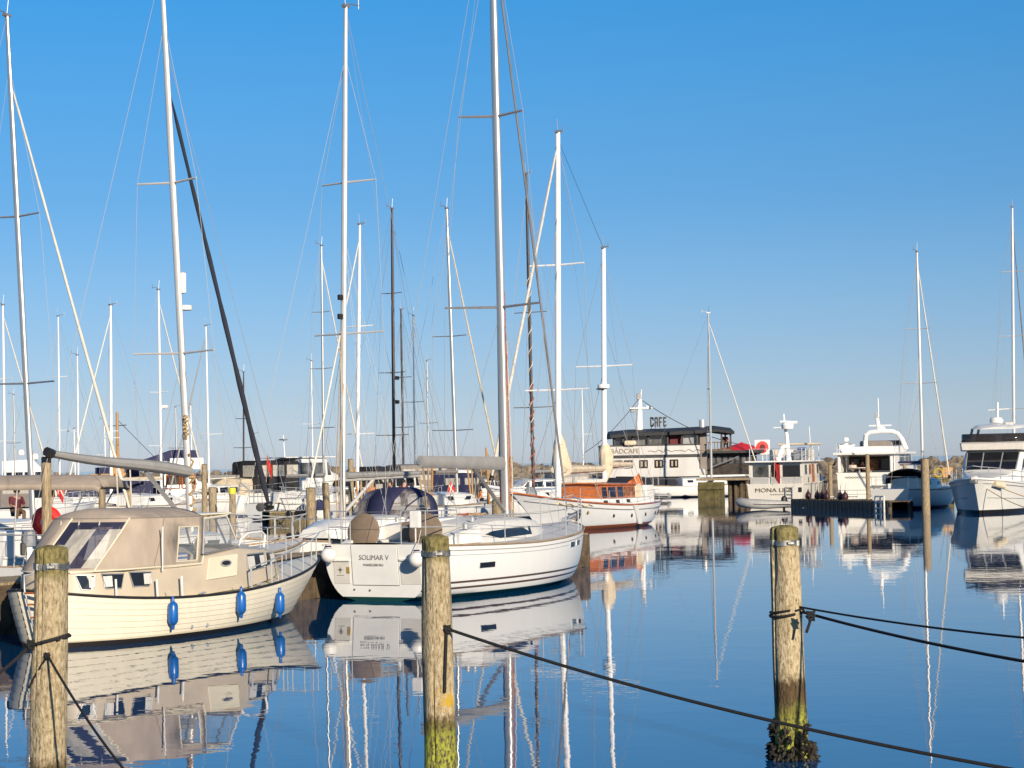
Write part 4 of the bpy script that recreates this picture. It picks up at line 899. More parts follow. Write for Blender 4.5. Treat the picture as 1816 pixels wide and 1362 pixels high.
# sloop with the navy sprayhood, bow to the left, between motorsailer and yacht
r, h, mp, g, e = sailboat('white sloop with navy sprayhood and grey boom cover behind the SOLIMAR V yacht', 613, 12, 51, R(236), 9.4, 3.0, base_px=606, rad=.085, mat=M['aluw'],
    spread=(.36, .655), sl=(1.15, .9), boom=3.3, boomz=2.52, fb=1.05, frac=.90, wr=.007, cover=M['greyc'], sweep=.2, detail=2)
c = MB(); rings = []
for x, w_, zz in ((2.5, 1.08, 1.0), (2.85, 1.10, 1.10), (3.2, 1.10, 1.06), (3.6, 1.0, .78), (3.95, .84, .10)):
    rings.append([Vector((x, w_ * (abs(math.cos(a)) ** .55) * (1 if math.cos(a) >= 0 else -1), 1.20 + zz * .98 * max(0, math.sin(a)) ** .55)) for a in [math.pi * q / 14 for q in range(15)]])
pane, pane2 = MB(), MB()
n_ = 15; cv = [p for q in rings for p in q]; c.v = cv
for j in range(4):
    for k in range(14):
        q = (j * n_ + k, j * n_ + k + 1, (j + 1) * n_ + k + 1, (j + 1) * n_ + k)
        if (j in (1, 2, 3) and 1 <= k <= 2) or (j in (2, 3) and (3 <= k <= 5 or 8 <= k <= 12)): (pane if k < 7 else pane2).quad(*[cv[i] for i in q]); continue
        c.f.append(q); c.m.append(0)
dd = c.build('sprayhood', M['navy'], r, smooth=True); dd.modifiers.new('t', 'SOLIDIFY').thickness = .02
pane.build('sprayhood_window', M['vgrey'], dd, smooth=True); pane2.build('sprayhood_window', M['vgrey'], dd, smooth=True)
for k_ in (1, 3, 6, 8, 13): tb(dd, 'window_edging', [rings[j][k_] for j in ((1, 2, 3, 4) if k_ < 3 else (2, 3, 4))], .022, M['navy'], 5)
tb(dd, 'window_edging', [rings[4][k] for k in range(1, 14)], .03, M['navy'], 5)
bx(r, 'dark_hood_backing', (2.45, 0, 1.40), (.06, 1.7, .5), M['interior'], .02)  # dark panel added to deepen the shade inside the sprayhood
for k in range(7):
    a = Vector((mp(1.5).x + .12 * math.cos(k), .12 * math.sin(k * 1.7), 1.55)); tb(r, 'halyard', [a, a + Vector((.02, 0, .9)), mp(4.2 + .4 * k) + Vector((.05, .06 * math.sin(k), 0))], .012, (M['ropet'], M['wirel'])[k % 2], 5)
tb(r, 'boom_vang', [mp(1.6), mp(2.5) + Vector((-1.3, 0, .0))], .045, M['aluw'], 8)
for z_ in (6.75, 7.25): bx(r, 'mast_light', mp(z_) + Vector((.14, 0, 0)), (.14, .10, .14), M['black'], .02)

# boat with the tan bimini at the left edge
bt = atY(80, 850, 48.5)
r = thing('cabin_boat', 'white boat at left edge under a long tan bimini, outboard motor on its stern', 'motorboat', (bt.x - .1, bt.y + .8, 0), R(172))
h = Hull(6.6, 2.4, 1.05, .85, .90, bdx=.8, sdx=-.1, ts=.85, tw=.6, um=.4, wl=.85)
h.build(r, HM['gen'], M['deckw'], nu=20, rows=6, rail=M['white'], rail_r=.03)
st = [(2.4, .85, .75, .85, 1.55), (3.8, .85, .72, .85, 1.62), (4.9, .6, .45, .9, 1.15)]
t = MB(); trunk(t, st, .05); t.build('cabin', M['white'], r, smooth=True, angle=40)
for sd in (-1, 1): window(r, st, [(2.6, 1.12), (3.9, 1.12), (3.9, 1.42), (2.6, 1.42)], sd)
rr = [[Vector((x, max(-1.1, min(1.1, y)), 2.52 + .24 * (1 - min(1, (y / 1.1) ** 2)) + dz - (.13 if abs(y) > 1.1 else 0))) for y in (-1.11, -1.1, -1.0, -.8, -.4, 0, .4, .8, 1.0, 1.1, 1.11)] for x, dz in ((-1.70, -.06), (-1.6, -.01), (0, .03), (1.6, .03), (3.2, .0), (3.4, -.06))]
rr = [[Vector((-1.78, p.y * .97, 2.40 + .01 * k)) for k, p in enumerate(rr[0])]] + rr
b_ = MB().rings(rr, closed=False, cap=False).build('bimini', M['tan'], r, smooth=True); b_.modifiers.new('t', 'SOLIDIFY').thickness = .05
for x in (-1.4, .4, 2.8):
    for sd in (-1, 1): tb(r, 'bimini_pole', [(x, sd * 1.05, 2.5), (x * .6 + .3, sd * 1.0, .95)], .02, M['alu'], 6)
for sd in (-1, 1): tb(r, 'stern_rail', [(1.2, sd * .95, .9), (1.1, sd * .98, 1.5), (.1, sd * .9, 1.5), (.05, sd * .4, 1.5), (.05, sd * .38, .9)], .016, M['steel'], 6)
om = thing('outboard_motor', 'grey and white outboard motor clamped on the stern below the red lifebuoy', 'outboard motor', atY(52, 965, 41.2) , R(200))
MB().lathe([(.05, -.16), (.15, -.14), (.17, .0), (.15, .16), (.05, .2)], (0, 0, .1), 10).build('engine_cowl', M['grey'], om, smooth=True)
bx(om, 'engine_leg', (0, 0, -.42), (.12, .16, .8), M['fwhite'], .03); bx(om, 'clamp_bracket', (.12, 0, -.1), (.12, .24, .26), M['black'], .02)
tw = thing('motorboat', 'plain white hull with a flat stern box at the left edge below the bimini', 'motorboat', onz(-45, 1062), R(62))
h = Hull(4.6, 2.0, 1.05, .85, .95, bdx=.6, sdx=-.05, ts=.9, tw=.7, um=.4, wl=.85); h.build(tw, HM['gen'], M['deckw'], nu=16, rows=6, rail=M['white'], rail_r=.03)
bx(tw, 'engine_box', (.55, -.25, 1.22), (.9, 1.2, .62), M['white'], .06); tb(tw, 'stern_hoop', [(.1, -.85, .95), (.1, -.85, 1.3), (.1, -.4, 1.3), (.1, -.4, .95)], .016, M['steel'], 6)

# ------------------------------------------------------------------ ketch with the varnished deckhouse
ka = math.atan2(-13.5, -6.2)
KE = thing('ketch', 'white two-masted ketch with varnished orange deckhouse and cream furled sails', 'ketch', (6.5, 92.5, 0), ka)
MK = Matrix.Translation((6.5, 92.5, 0)) @ Matrix.Rotation(ka, 4, 'Z')
ke = Hull(13.2, 3.9, 1.72, 1.0, 1.04, x0=1.7, bdx=2.7, sdx=-.75, ts=.42, tw=.12, um=.42, p=1.75, q=.95, p0=1.5, q0=1.1, wl=.84, sec=1.9, us=1.5, ub=1.7, bexp=1.25)
ke.build(KE, HM['ke'], M['deckw'], nu=40, rail=M['teak'], rail_r=.04, bulwark=.06)
for sd in (-1, 1):
    MB().tube([ke.pt(u, .74 + .06 * u, sd, .01) for u in [.08 + .9 * k / 30 for k in range(31)]], .022, 5).build('sheer_stripe', M['frame'], KE, smooth=True)
    for x in (3.9, 5.9, 7.6, 9.2): 
        u = ke.at(x, .6); MB().lathe([(.085, -.01), (.085, .02), (.02, .025)], ke.pt(u, .52, sd, .0), 12, axis=Vector((0, sd, 0))).build('porthole', M['interior'], KE)
    for x in (1.75, 2.2): 
        u = ke.at(x, .6); MB().box(ke.pt(u, .55, sd, .0), (.06, .05, .24)).build('hull_slot', M['interior'], KE)
    u = ke.at(11.0, .6); MB().lathe([(.09, -.01), (.09, .02), (.02, .025)], ke.pt(u, .62, sd, .0), 12, axis=Vector((0, sd, 0))).build('hawse_pipe', M['gold'], KE)
    sc = MB(); sc.tube([ke.pt(ke.at(13.2 - .18 * k, .8), .80 + .045 * math.sin(k * 1.7) + .004 * k, sd, .012) for k in range(14)], .022, 5); sc.build('bow_scroll', M['gold'], KE, smooth=True)
st0 = [(3.5, 1.35, 1.30, .95, 1.24), (8.0, 1.30, 1.22, .95, 1.26), (11.6, .95, .85, 1.05, 1.34), (12.2, .6, .5, 1.15, 1.3)]
t = MB(); trunk(t, st0, .04); t.build('coachroof', M['white'], KE, smooth=True, angle=40)
for sd in (-1, 1):
    for x in (6.2, 7.4, 8.6): panel(KE, 'deck_port', st0, [(x, 1.06), (x + .38, 1.06), (x + .38, 1.20), (x, 1.20)], sd, M['interior'])
st1 = [(4.7, .98, .94, 1.2, 1.80), (7.0, 1.0, .94, 1.2, 1.83), (8.7, .97, .90, 1.22, 1.87), (8.8, .96, .88, 1.22, 1.85)]
t = MB(); trunk(t, st1, .04, sh=.03); dh = t.build('deckhouse', M['teak'], KE, smooth=True, angle=30)
for sd in (-1, 1):
    for xa, xb in ((8.08, 8.66), (7.1, 7.95), (6.2, 6.95)): window(KE, st1, [(xa, 1.31), (xb, 1.31), (xb, 1.75), (xa, 1.75)], sd, frame=M['teak'], mat=M['glassb'])
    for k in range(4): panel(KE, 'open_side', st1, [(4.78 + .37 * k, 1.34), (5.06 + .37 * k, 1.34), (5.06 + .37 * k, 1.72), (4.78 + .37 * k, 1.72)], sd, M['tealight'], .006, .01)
ro = MB(); ro.rings([[Vector((x, y, z_ + .06 * (1 - (y / 1.15) ** 2))) for y in (-1.0, -.7, 0, .7, 1.0)] + [Vector((x, y, z_ - .05 + .06 * (1 - (y / 1.15) ** 2))) for y in (1.0, .7, 0, -.7, -1.0)] for x, z_ in ((4.5, 1.84), (7, 1.87), (9.0, 1.91))]); ro.build('deckhouse_roof', M['teakr'], KE, smooth=True, angle=30)
bx(KE, 'skylight', (7.4, 0, 2.02), (1.6, .8, .16), M['white'], .04)
bx(KE, 'aft_locker', (2.9, .25, 1.36), (1.0, 1.5, .80), M['white'], .05); bx(KE, 'aft_cabin', (4.1, .1, 1.42), (.7, 1.6, .85), M['creamc'], .06)
tb(KE, 'bowsprit', [(14.6, 0, 1.66), (18.0, 0, 1.98)], [.10, .07], M['paint'], 8)
guardl = guard(KE, ke, (2.2, 4.0, 5.8, 7.6, 9.6, 11.8, 13.6), 1, .55, mat=M['steel'], lr=.008); guard(KE, ke, (2.2, 4.0, 5.8, 7.6, 9.6, 11.8, 13.6), -1, .55, lr=.008)
pulpit(KE, ke, 13.6, .62, mid=False)
tb(KE, 'mooring_plank', [ke.pt(.1, .75, 1, .03), ke.pt(.24, .75, 1, .03)], .04, M['frame'], 5)
wp = MB(); wp.prism([ke.pt(.42, .95, 1, .02), ke.pt(.45, .95, 1, .02), ke.pt(.435, .12, 1, .05), ke.pt(.40, .12, 1, .05)], (.0, .08, 0)); wp.build('hanging_fender_board', M['white'], KE, bevel=.01)
mk, mp, g, e = rig(KE, 11.15, 1.3, 16.9, .135, rake=.046, mat=M['paint'], spread=(5.9, 11.2), sl=(1.45, 1.25), bow=(17.8, 0, 2.0), stern=None, chain=(-.15, 1.75, 1.35), wr=.011, furl=True, furl_mat=M['wirel'], furl_r=.065, boom=4.6, boom_end=(6.25, 0, 2.42), gooseneck=2.36, frac=.97, taper=.8, sweep=-.1, cover=(.36, .22, M['creamc']))
tb(KE, 'gathered_mainsail', [mp(2.45) + Vector((-.55, 0, .0)), mp(2.75) + Vector((-.34, 0, .05)), mp(3.2) + Vector((-.24, 0, 0)), mp(3.7) + Vector((-.16, 0, 0)), mp(4.05) + Vector((-.1, 0, 0))], [.40, .44, .34, .25, .12], M['creamc'], 10)
for k in range(2): tb(KE, 'inner_stay', [(14.4 - k * 1.6, 0, 1.7), mp(13.5 - 2 * k)], .010, M['wire'], 4)
mz, mp2, g2_, e2 = rig(KE, 5.95, 1.95, 12.4, .115, rake=.043, mat=M['paint'], spread=(7.1,), sl=(1.35,), bow=None, stern=None, chain=(-.3, 1.7, 1.2), wr=.010, boom=3.3, boom_end=(2.7, 0, 2.62), gooseneck=2.55, taper=.85, frac=.97, cover=(.30, .17, M['creamc']))
tb(KE, 'gathered_mizzen', [mp2(2.0) + Vector((-.05, 0, .0)), mp2(2.5) + Vector((-.22, 0, .0)), mp2(3.1) + Vector((-.20, 0, 0)), mp2(3.5) + Vector((-.1, 0, 0)), mp2(3.8) + Vector((-.06, 0, 0))], [.10, .30, .34, .24, .06], M['creamc'], 10)
tb(KE, 'triatic_stay', [mp(16.6), mp2(12.4)], .010, M['wired'], 4)
pz = mp2(6.2); MB().lathe([(.1, -.09), (.26, -.08), (.28, 0), (.26, .09), (.1, .12)], pz + Vector((.05, 0, 0)), 16).build('radome', M['paint'], KE, smooth=True); bx(KE, 'radar_bracket', pz + Vector((.3, -.05, -.13)), (.6, .16, .06), M['black'])
tb(KE, 'mizzen_backstay', [(1.6, .8, 1.2), mp2(9)], .009, M['wire'], 4); tb(KE, 'mizzen_sheet', [(2.75, 0, 2.55), (3.3, .7, 1.4)], .02, M['wirel'], 5)
for k in range(8): tb(KE, 'mast_ladder_rung', [mp(1.5 + .3 * k) + Vector((0, -.22, 0)), mp(1.5 + .3 * k) + Vector((0, .22, 0))], .014, M['alud'], 4)
flag(MK @ Vector((1.0, .2, 1.1)), ka + math.pi * .62, 1.15, 'bright orange-red flag drooping over the ketch stern', 1.3, mat=M['orange'], cross=False)
# ------------------------------------------------------------------ sailing boats further off
# label, px top, py top, distance, heading, length, base px, options
A_, B2 = R(60), R(240)
def sb(*a, **k): return sailboat(*a, **k)
r, h, mp, g, e = sb('tall-masted white sloop at far left with grey mast rising behind the tan bimini', 12, 28, 56, A_, 10.2, 3.1, base_px=58, rad=.095, mat=M['alu'], spread=(.27, .60), sl=(1.25, 1.0), boom=0, fb=1.05, frac=.87, wr=.007, furl=M['sailw'], detail=2)
sb('white sloop with twin pale masthead wires at the extreme left edge', 5, 541, 105, A_, 9.5, base_px=9, rad=.085, mat=M['paint'], spread=(.30, .62), cover=M['sailw'], furl=M['sailw'], group=WG)
sb('small sloop with a thin white mast left of the tall wooden post', 103, 561, 122, B2, 9, base_px=106, rad=.07, mat=M['paint'], spread=(.36, .66), cover=M['navy'], group=WG)
sb('low-masted sloop with white mast just right of the tall wooden post', 137, 630, 128, A_, 8.4, base_px=139, rad=.075, mat=M['paint'], spread=(.45,), cover=M['greyc'], group=WG)
sb('sloop with thick white mast and two short spreaders left of the wooden mast', 196, 541, 116, B2, 9.6, base_px=197, rad=.11, mat=M['paint'], spread=(.30, .335), sl=.6, cover=M['navy'], furl=M['sailw'], group=WG)
sb('sloop with a white radar dome on its mast behind the blue cabin boat', 281, 514, 112, A_, 10, base_px=286, rad=.085, mat=M['paint'], spread=(.24, .50), radome=.43, furl=M['sailw'], cover=M['creamc'], group=WG)
sb('sloop with rope-twisted mast right of the leaning mast', 365, 578, 118, B2, 9, base_px=371, rad=.07, mat=M['paint'], spread=(.35,), sl=1.0, cover=M['greyc'], furl=M['alud'], furl_r=None if False else None, group=WG) if False else sb('sloop with slim white mast just right of the leaning mast', 365, 578, 118, B2, 9, base_px=371, rad=.07, mat=M['paint'], spread=(.35,), sl=1.0, cover=M['greyc'], furl=M['greyc'], group=WG)
sb('sloop with short dark mast directly behind the motor cruiser canopy', 432, 660, 140, A_, 8.5, base_px=432, rad=.07, mat=M['darkmast'], spread=(.35, .6), group=WG)
sb('sloop with slender three-spreader mast left of the tall pale mast', 570, 436, 112, A_, 10.5, base_px=574, rad=.075, mat=M['alu'], spread=(.26, .50, .73), sl=.95, furl=M['sailw'], cover=M['greyc'], group=WG)
sb('sloop with bright white mast directly right of the tall pale mast', 638, 398, 104, B2, 10.6, base_px=633, rad=.11, mat=M['paint'], spread=(.22, .62), sl=1.0, furl=M['sailw'], cover=M['creamc'], group=WG)
r, h, mp, g, e = sb('sloop with tall near-black mast and dark lashed rigging', 695, 370, 106, A_, 11, base_px=699, rad=.095, mat=M['darkmast'], spread=(.20, .42, .70), sl=1.05, cover=M['blackc'], smat=M['alud'], wire=M['wired'], group=WG)
for z_ in (6.3, 7.6): bx(r, 'mast_radar', mp(z_) + Vector((.22, 0, 0)), (.5, .2, .2), M['black'], .04)
sb('sloop with shorter dark mast beside the near-black tall one', 711, 549, 124, B2, 9.5, base_px=716, rad=.08, mat=M['darkmast'], spread=(.34, .62), cover=M['navy'], wire=M['wired'], group=WG)
r, h, mp, g, e = sb('sloop with silver mast and pale furled headsail left of the SOLIMAR V mast', 792, 370, 98, A_, 11, base_px=810, rad=.095, mat=M['alu'], spread=(.22, .55), sl=(1.2, 1.0), furl=M['creamc'], cover=M['tand'], boomz=2.4, boom=4, frac=.93, group=WG)
r, h, mp, g, e = sb('sloop with brown mast wound in dark and red-flecked lines', 933, 308, 104, B2, 10.5, base_px=946, rad=.095, mat=M['darkmast'], spread=(.26, .56), sl=(1.2, 1.0), cover=M['greyc'], smat=M['alud'], group=WG)
tb(r, 'wound_line', [mp(1.8 + .09 * k) + Vector((.13 * math.cos(k * .8), .11 * math.sin(k * .8), 0)) for k in range(60)], .032, M['ropep'], 4)
tb(r, 'wound_line', [mp(5 + .12 * k) + Vector((.12 * math.cos(k * .8), .10 * math.sin(k * .8), 0)) for k in range(70)], .025, M['wirel'], 4)
sb('sloop with silver mast in front of the café ship stern', 1256, 555, 153, R(6), 9.5, base_px=1262, rad=.12, mat=M['aluw'], spread=(.28, .54), sl=.7, cover=None, boom=0, furl=M['sailw'], backstay=True, group=WG)
r, h, mp, g, e = sb('shaded sloop with sugar-scoop stern between the white trawler and motor yacht', 1626, 447, 110, R(57), 9.2, 3.1, base_px=1637, rad=.085, mat=M['aluw'], spread=(.42, .66), sl=(1.1, .75), furl=M['sailw'], fb=1.15, boom=3.4, boomz=2.4, dodger=M['blackc'], mfrac=.52, cover=M['navy'], detail=2, group=None)
MB().prism([(-.2, -1.25, .12), (-.2, 1.25, .12), (.75, 1.05, 1.12), (.75, -1.05, 1.12)], (-.06, 0, -.02)).build('scoop_stern', M['white'], r, bevel=.03)
for y in (-.3, 0, .3): MB().lathe([(.04, 0), (.04, .012), (.01, .014)], (-.16, y + .55, .26), 8, axis=Vector((-1, 0, .3))).build('drain_outlet', M['ink'], r)
MB().prism([(-.02, .25, .45), (-.02, .75, .45), (.32, .75, .82), (.32, .25, .82)], (-.09, 0, 0)).build('stern_locker_lid', M['offwhite'], r, bevel=.02)
sb('sloop with silver mast behind the right-hand motor yacht', 1795, 368, 128, A_, 12, base_px=1799, rad=.10, mat=M['aluw'], spread=(.25, .52, .76), sl=1.15, furl=M['alud'], group=WG)
for i, (px, py, Y, lb) in enumerate(((24, 700, 150, 'tiny sloop behind the far flybridge yacht at left'), (131, 760, 155, 'tiny sloop with a stub mast left of the thick white mast'), (185, 745, 150, 'tiny sloop crowding the thick white mast'), (311, 722, 145, 'tiny sloop left of the leaning mast'), (338, 718, 150, 'tiny sloop right behind the leaning mast'), (450, 770, 150, 'tiny sloop directly right of the dark furled headsail'), (733, 560, 120, 'sloop with thin mast right of the two dark masts'), (1032, 690, 160, 'tiny sloop between the two ketch masts'), (552, 640, 140, 'small sloop left of the slender three-spreader mast'), (757, 640, 138, 'small sloop left of the silver mast with furled headsail'))):
    sb(lb, px, py, Y, (A_, B2)[i % 2], 8.5, base_px=px + 3, rad=.06, mat=(M['paint'], M['alu'])[i % 3 == 0], spread=(.5,), cover=(M['navy'], M['greyc'], M['creamc'])[i % 3], extras=False, wr=.009, group=WG)

# ------------------------------------------------------------------ motor boats
def motorboat(label, org, hd, L_, B, fb, cabin, hullm='gen', canopy=None, canopy_mat=None, fly=None, mastp=None, rail=True, rubm=None, name='motorboat', cat='motorboat', group=None, wmat=None, hbow=1.35, cab_mat=None, sill=.42, tsides=.85):
    """cabin = [(x0, x1, z, halfwidth)], canopy = (x0, x1, z)"""
    r = thing(name, label, cat, org, hd, group); h = Hull(L_ * .92, B, fb * hbow, fb, fb, bdx=L_ * .08 + .2, sdx=-.08, ts=tsides, tw=.65, um=.4, p=2.3, q=.75, p0=1.8, wl=.85, sec=1.7, ub=1.5)
    h.build(r, HM[hullm], M['deckw'], nu=24, rows=6, rail=rubm or M['white'], rail_r=.035)
    x0, x1, z1, hw = cabin; zb = fb - .05
    st = [(x0, hw, hw * .93, zb, z1), (x1 - .9, hw, hw * .90, zb, z1), (x1 - .35, hw * .97, hw * .86, zb, z1 - .02), (x1, hw * .92, hw * .84, zb, lerp(zb, z1, .62)), (x1 + .7, hw * .75, hw * .66, zb + .1, lerp(zb, z1, .52)), (x1 + 1.3, hw * .5, hw * .42, zb + .15, lerp(zb, z1, .40))]
    t = MB(); trunk(t, st, .06); t.build('cabin', cab_mat or M['white'], r, smooth=True, angle=35)
    nwin = max(1, int((x1 - x0) / 1.1)); zs0, zs1 = lerp(zb, z1, sill + .08), lerp(zb, z1, .88); ww = (x1 - .55 - x0) / nwin
    for sd in (-1, 1):
        for k in range(nwin): window(r, st, [(x0 + ww * k + .1, zs0), (x0 + ww * (k + 1) - .05, zs0), (x0 + ww * (k + 1) - .05, zs1), (x0 + ww * k + .1, zs1)], sd, mat=wmat)
        window(r, st, [(x1 - .42, zs0), (x1 - .08, zs0), (x1 - .30, zs1), (x1 - .42, zs1)], sd, mat=wmat)
    # windscreen across the sloping front
    za, zb2 = lerp(zb, z1, .64), z1 - .06
    MB().quad((x1 + .012, -hw * .80, za), (x1 + .012, hw * .80, za), (x1 - .32, hw * .78, zb2), (x1 - .32, -hw * .78, zb2)).build('windscreen', wmat or M['glass'], r)
    if canopy:
        a, b, zc = canopy[:3]; c = MB(); w_ = hw * .98
        c.rings([[Vector((x, -w_ * k1, fb + .1)), Vector((x, -w_ * k1, zc - .15)), Vector((x, -w_ * .9 * k1, zc)), Vector((x, 0, zc + .08)), Vector((x, w_ * .9 * k1, zc)), Vector((x, w_ * k1, zc - .15)), Vector((x, w_ * k1, fb + .1))] for x, k1 in ((a, .96), (lerp(a, b, .5), 1), (b, 1))])
        c.build('canopy', canopy_mat or M['navy'], r, smooth=True, angle=30)
        cs = [(a, w_ * .97, w_ * .97, fb + .1, zc - .1), (b, w_, w_, fb + .1, zc - .1)]
        zz0, zz1 = lerp(fb, zc, .52), zc - .22; n_ = max(1, int((b - a) / .8)); ww = (b - a) / n_
        for sd in (-1, 1):
            for k in range(n_): panel(r, 'canopy_window', cs, [(a + ww * k + .1, zz0), (a + ww * (k + 1) - .1, zz0), (a + ww * (k + 1) - .1, zz1), (a + ww * k + .1, zz1)], sd, M['vinyl'])
        MB().prism([(a - .012, -w_ * .75, zz0), (a - .012, w_ * .1, zz0), (a - .012, w_ * .1, zz1), (a - .012, -w_ * .75, zz1)], (-.01, 0, 0)).build('rear_canopy_window', M['vinyl'], r)
    if fly:
        a, b, zf = fly; c = MB(); trunk(c, [(a, hw * .86, hw * .88, z1 + .02, zf - .1), (b - .7, hw * .84, hw * .84, z1 + .02, zf), (b, hw * .7, hw * .6, z1 + .02, z1 + .2)], .02); c.build('flybridge', M['white'], r, smooth=True, angle=35)
    if mastp:
        x, zt = mastp; tb(r, 'mast', [(x, 0, z1), (x - .15, 0, zt)], [.06, .04], M['paint'], 8); tb(r, 'mast_yard', [(x - .1, -.5, lerp(z1, zt, .7)), (x - .1, .5, lerp(z1, zt, .7))], .025, M['paint'], 6)
        MB().lathe([(.05, -.06), (.2, -.05), (.2, .05), (.05, .08)], (x + .15, 0, lerp(z1, zt, .55)), 12).build('radome', M['fwhite'], r, smooth=True)
    if rail:
        for sd in (-1, 1): guard(r, h, [L_ * f for f in (.45, .58, .71, .84)], sd, .55, lines=(.5, .98), lr=.012)
        pulpit(r, h, L_ * .84, .55, mid=False)
    return r, h, st
# motor cruiser with black cockpit canopy
o_ = atY(432, 900, 120); o_.z = 0
r, h, st = motorboat('white motor cruiser with black cockpit canopy and windowed flaps', o_, R(44), 8.8, 3.2, 1.35, (3.3, 6.0, 3.40, 1.35), canopy=(.1, 3.3, 3.25), canopy_mat=M['blackc'], hbow=1.25, wmat=M['glassd'])
bx(r, 'hardtop', (4.2, 0, 3.48), (3.9, 2.75, .07), M['white'], .03); tb(r, 'signal_mast', [(3.2, 0, 3.5), (3.1, 0, 4.9)], .035, M['paint'], 6); bx(r, 'signal_lamp', (3.1, 0, 4.6), (.3, .5, .08), M['grey'], .02)
tb(r, 'hull_stripe', [h.pt(u, .72, -1, .01) for u in [k / 14 * .95 for k in range(15)]], .03, M['ink'], 5)
flag(atY(472, 862, 118), R(200), .85, 'red flag hanging at the stern of the motor cruiser with black canopy', 1.9, tilt=.05, cross=False, droop=1.05)
# blue-sided trawler with the short wooden mast
o_ = atY(62, 895, 120); o_.z = 0
r, h, st = motorboat('white trawler with navy blue wall panels and a short wooden mast', o_, R(8), 9.6, 3.2, 1.3, (1.2, 7.6, 2.42, 1.42), hbow=1.25, cab_mat=M['navy'], wmat=M['navy'])
bx(r, 'upper_house', (5.0, 0, 2.75), (2.6, 2.2, .66), M['navy'], .05); bx(r, 'wood_trim', (4.6, -1.36, 2.44), (5.4, .5, .09), M['teak'], .02); bx(r, 'deck_bench', (4.0, -1.25, 2.58), (1.2, .35, .22), M['honey'], .03); bx(r, 'deck_bench', (5.3, -1.3, 2.6), (.8, .35, .26), M['honey'], .03)
tb(r, 'wooden_mast', [(5.0, -.3, 2.0), (5.0, -.3, 6.45)], [.12, .085], M['honey'], 10); tb(r, 'mast_yard', [(4.45, -.3, 5.6), (5.55, -.3, 5.65)], .03, M['darkmast'], 6); tb(r, 'mast_stay', [(5.0, -.3, 6.0), (8.6, -.2, 2.2)], .018, M['wired'], 4)
bx(r, 'mast_step_frame', (5.0, -.9, 2.75), (.9, .5, .6), M['honey'], .03); bx(r, 'blue_bundle', (6.0, -.2, 3.18), (.9, .7, .26), M['cblue'], .1)
# white flybridge boat with wooden cabin windows and dark flybridge cover
o_ = atY(272, 900, 118); o_.z = 0
r, h, st = motorboat('white flybridge boat with wooden window frames and dark slanting cover', o_, R(14), 8.4, 3.1, 1.2, (.6, 2.6, 2.75, 1.35), hbow=1.2, wmat=M['interior'])
bx(r, 'flybridge_side', (1.9, -.4, 3.2), (2.0, 2.2, .7), M['white'], .06)
for x in (.7, 1.62): MB().tube([(x, -1.38, 1.75), (x + .78, -1.38, 1.75), (x + .78, -1.36, 2.5), (x, -1.36, 2.5), (x, -1.38, 1.75)], .05, 4).build('wooden_window_frame', M['teak'], r)
MB().prism([(-1.2, -1.2, 3.35), (2.6, -1.2, 3.45), (2.6, -1.2, 4.0), (1.1, -1.2, 4.05), (-.2, -1.2, 3.6)], (0, 2.0, 0)).build('flybridge_cover', M['navy'], r, bevel=.06)
# others in the crowd
MG = 'motorboats crowded behind the pier'
o_ = onz(-20, 893); o_.z = 0
r, h, st = motorboat('distant white flybridge yacht at the left edge with two white domes', o_, R(5), 10, 3.6, 1.5, (1.5, 6.0, 3.1, 1.6), fly=(1.5, 5.0, 4.1), hbow=1.2)
for x, zz in ((3.1, 4.75), (4.4, 4.35)): MB().lathe([(.02, -.3), (.3, -.25), (.34, 0), (.24, .26), (.02, .34)], (x, -.3, zz), 12).build('satellite_dome', M['fwhite'], r, smooth=True)
for lb, px, Y, hd, L_, can, cm in (('small cabin boat with black folded canopy under the dark masts', 715, 112, R(50), 8, (.2, 1.8, 2.75), M['blackc']), ('motorboat with grey-brown bimini under the SOLIMAR V boom', 800, 118, R(30), 9, (.2, 3.2, 2.85), M['tand']), ('low motorboat with navy canopy near the boarded pier right end', 842, 114, A_, 7, (.2, 2.0, 2.3), M['navy']), ('white cabin boat with light canopy left of the ketch bow', 940, 118, R(200), 8, (.2, 2.2, 2.2), M['greyc']), ('white cabin boat beyond the tan bimini at left', 60, 100, A_, 8, (.2, 2.4, 2.5), M['tand']), ('white cabin boat with cream canopy behind the slender brown post', 372, 118, R(235), 8, (.2, 2.2, 2.2), M['creamc']), ('small motorboat with black sprayhood right of the motor cruiser', 590, 104, R(235), 7, (.2, 1.8, 2.1), M['blackc'])):
    o_ = atY(px, 900, Y); o_.z = 0; o_ -= Vector((math.cos(hd), math.sin(hd), 0)) * L_ * .45
    motorboat(lb, o_, hd, L_, 2.8, 1.05, (can[1], can[1] + 2.2, can[2] - .35, 1.15), canopy=can, canopy_mat=cm, hbow=1.25, group=MG)
# ------------------------------------------------------------------ café ship
class Survey:
    """local frame at a world point: px(x, y) reads where a sight line meets the frame's own front plane"""
    def __init__(s, org, rz):
        s.o = Vector(org); s.M = Matrix.Translation(s.o) @ Matrix.Rotation(rz, 4, 'Z'); s.I = s.M.inverted(); s.n = s.M.to_3x3() @ Vector((0, 1, 0)); s.rz = rz
    def px(s, x, y, off=0.):
        d = ray(x, y); p = s.o + s.n * off; t = (p - CAM).dot(s.n) / d.dot(s.n); q = s.I @ (CAM + d * t); return q.x, q.z
    def pt(s, x, y, off=0.):
        a = s.px(x, y, off); return Vector((a[0], off, a[1]))
o_ = atY(1075, 880, 160); o_.z = 0
cs = Survey(o_, 0); CF = thing('cafe_ship', 'two-storey floating café ship with white sides, black roof and CAFE sign on top', 'café ship', o_, 0)
X = lambda px: cs.px(px, 840)[0]; Z = lambda py, px=1160: cs.px(px, py)[1]
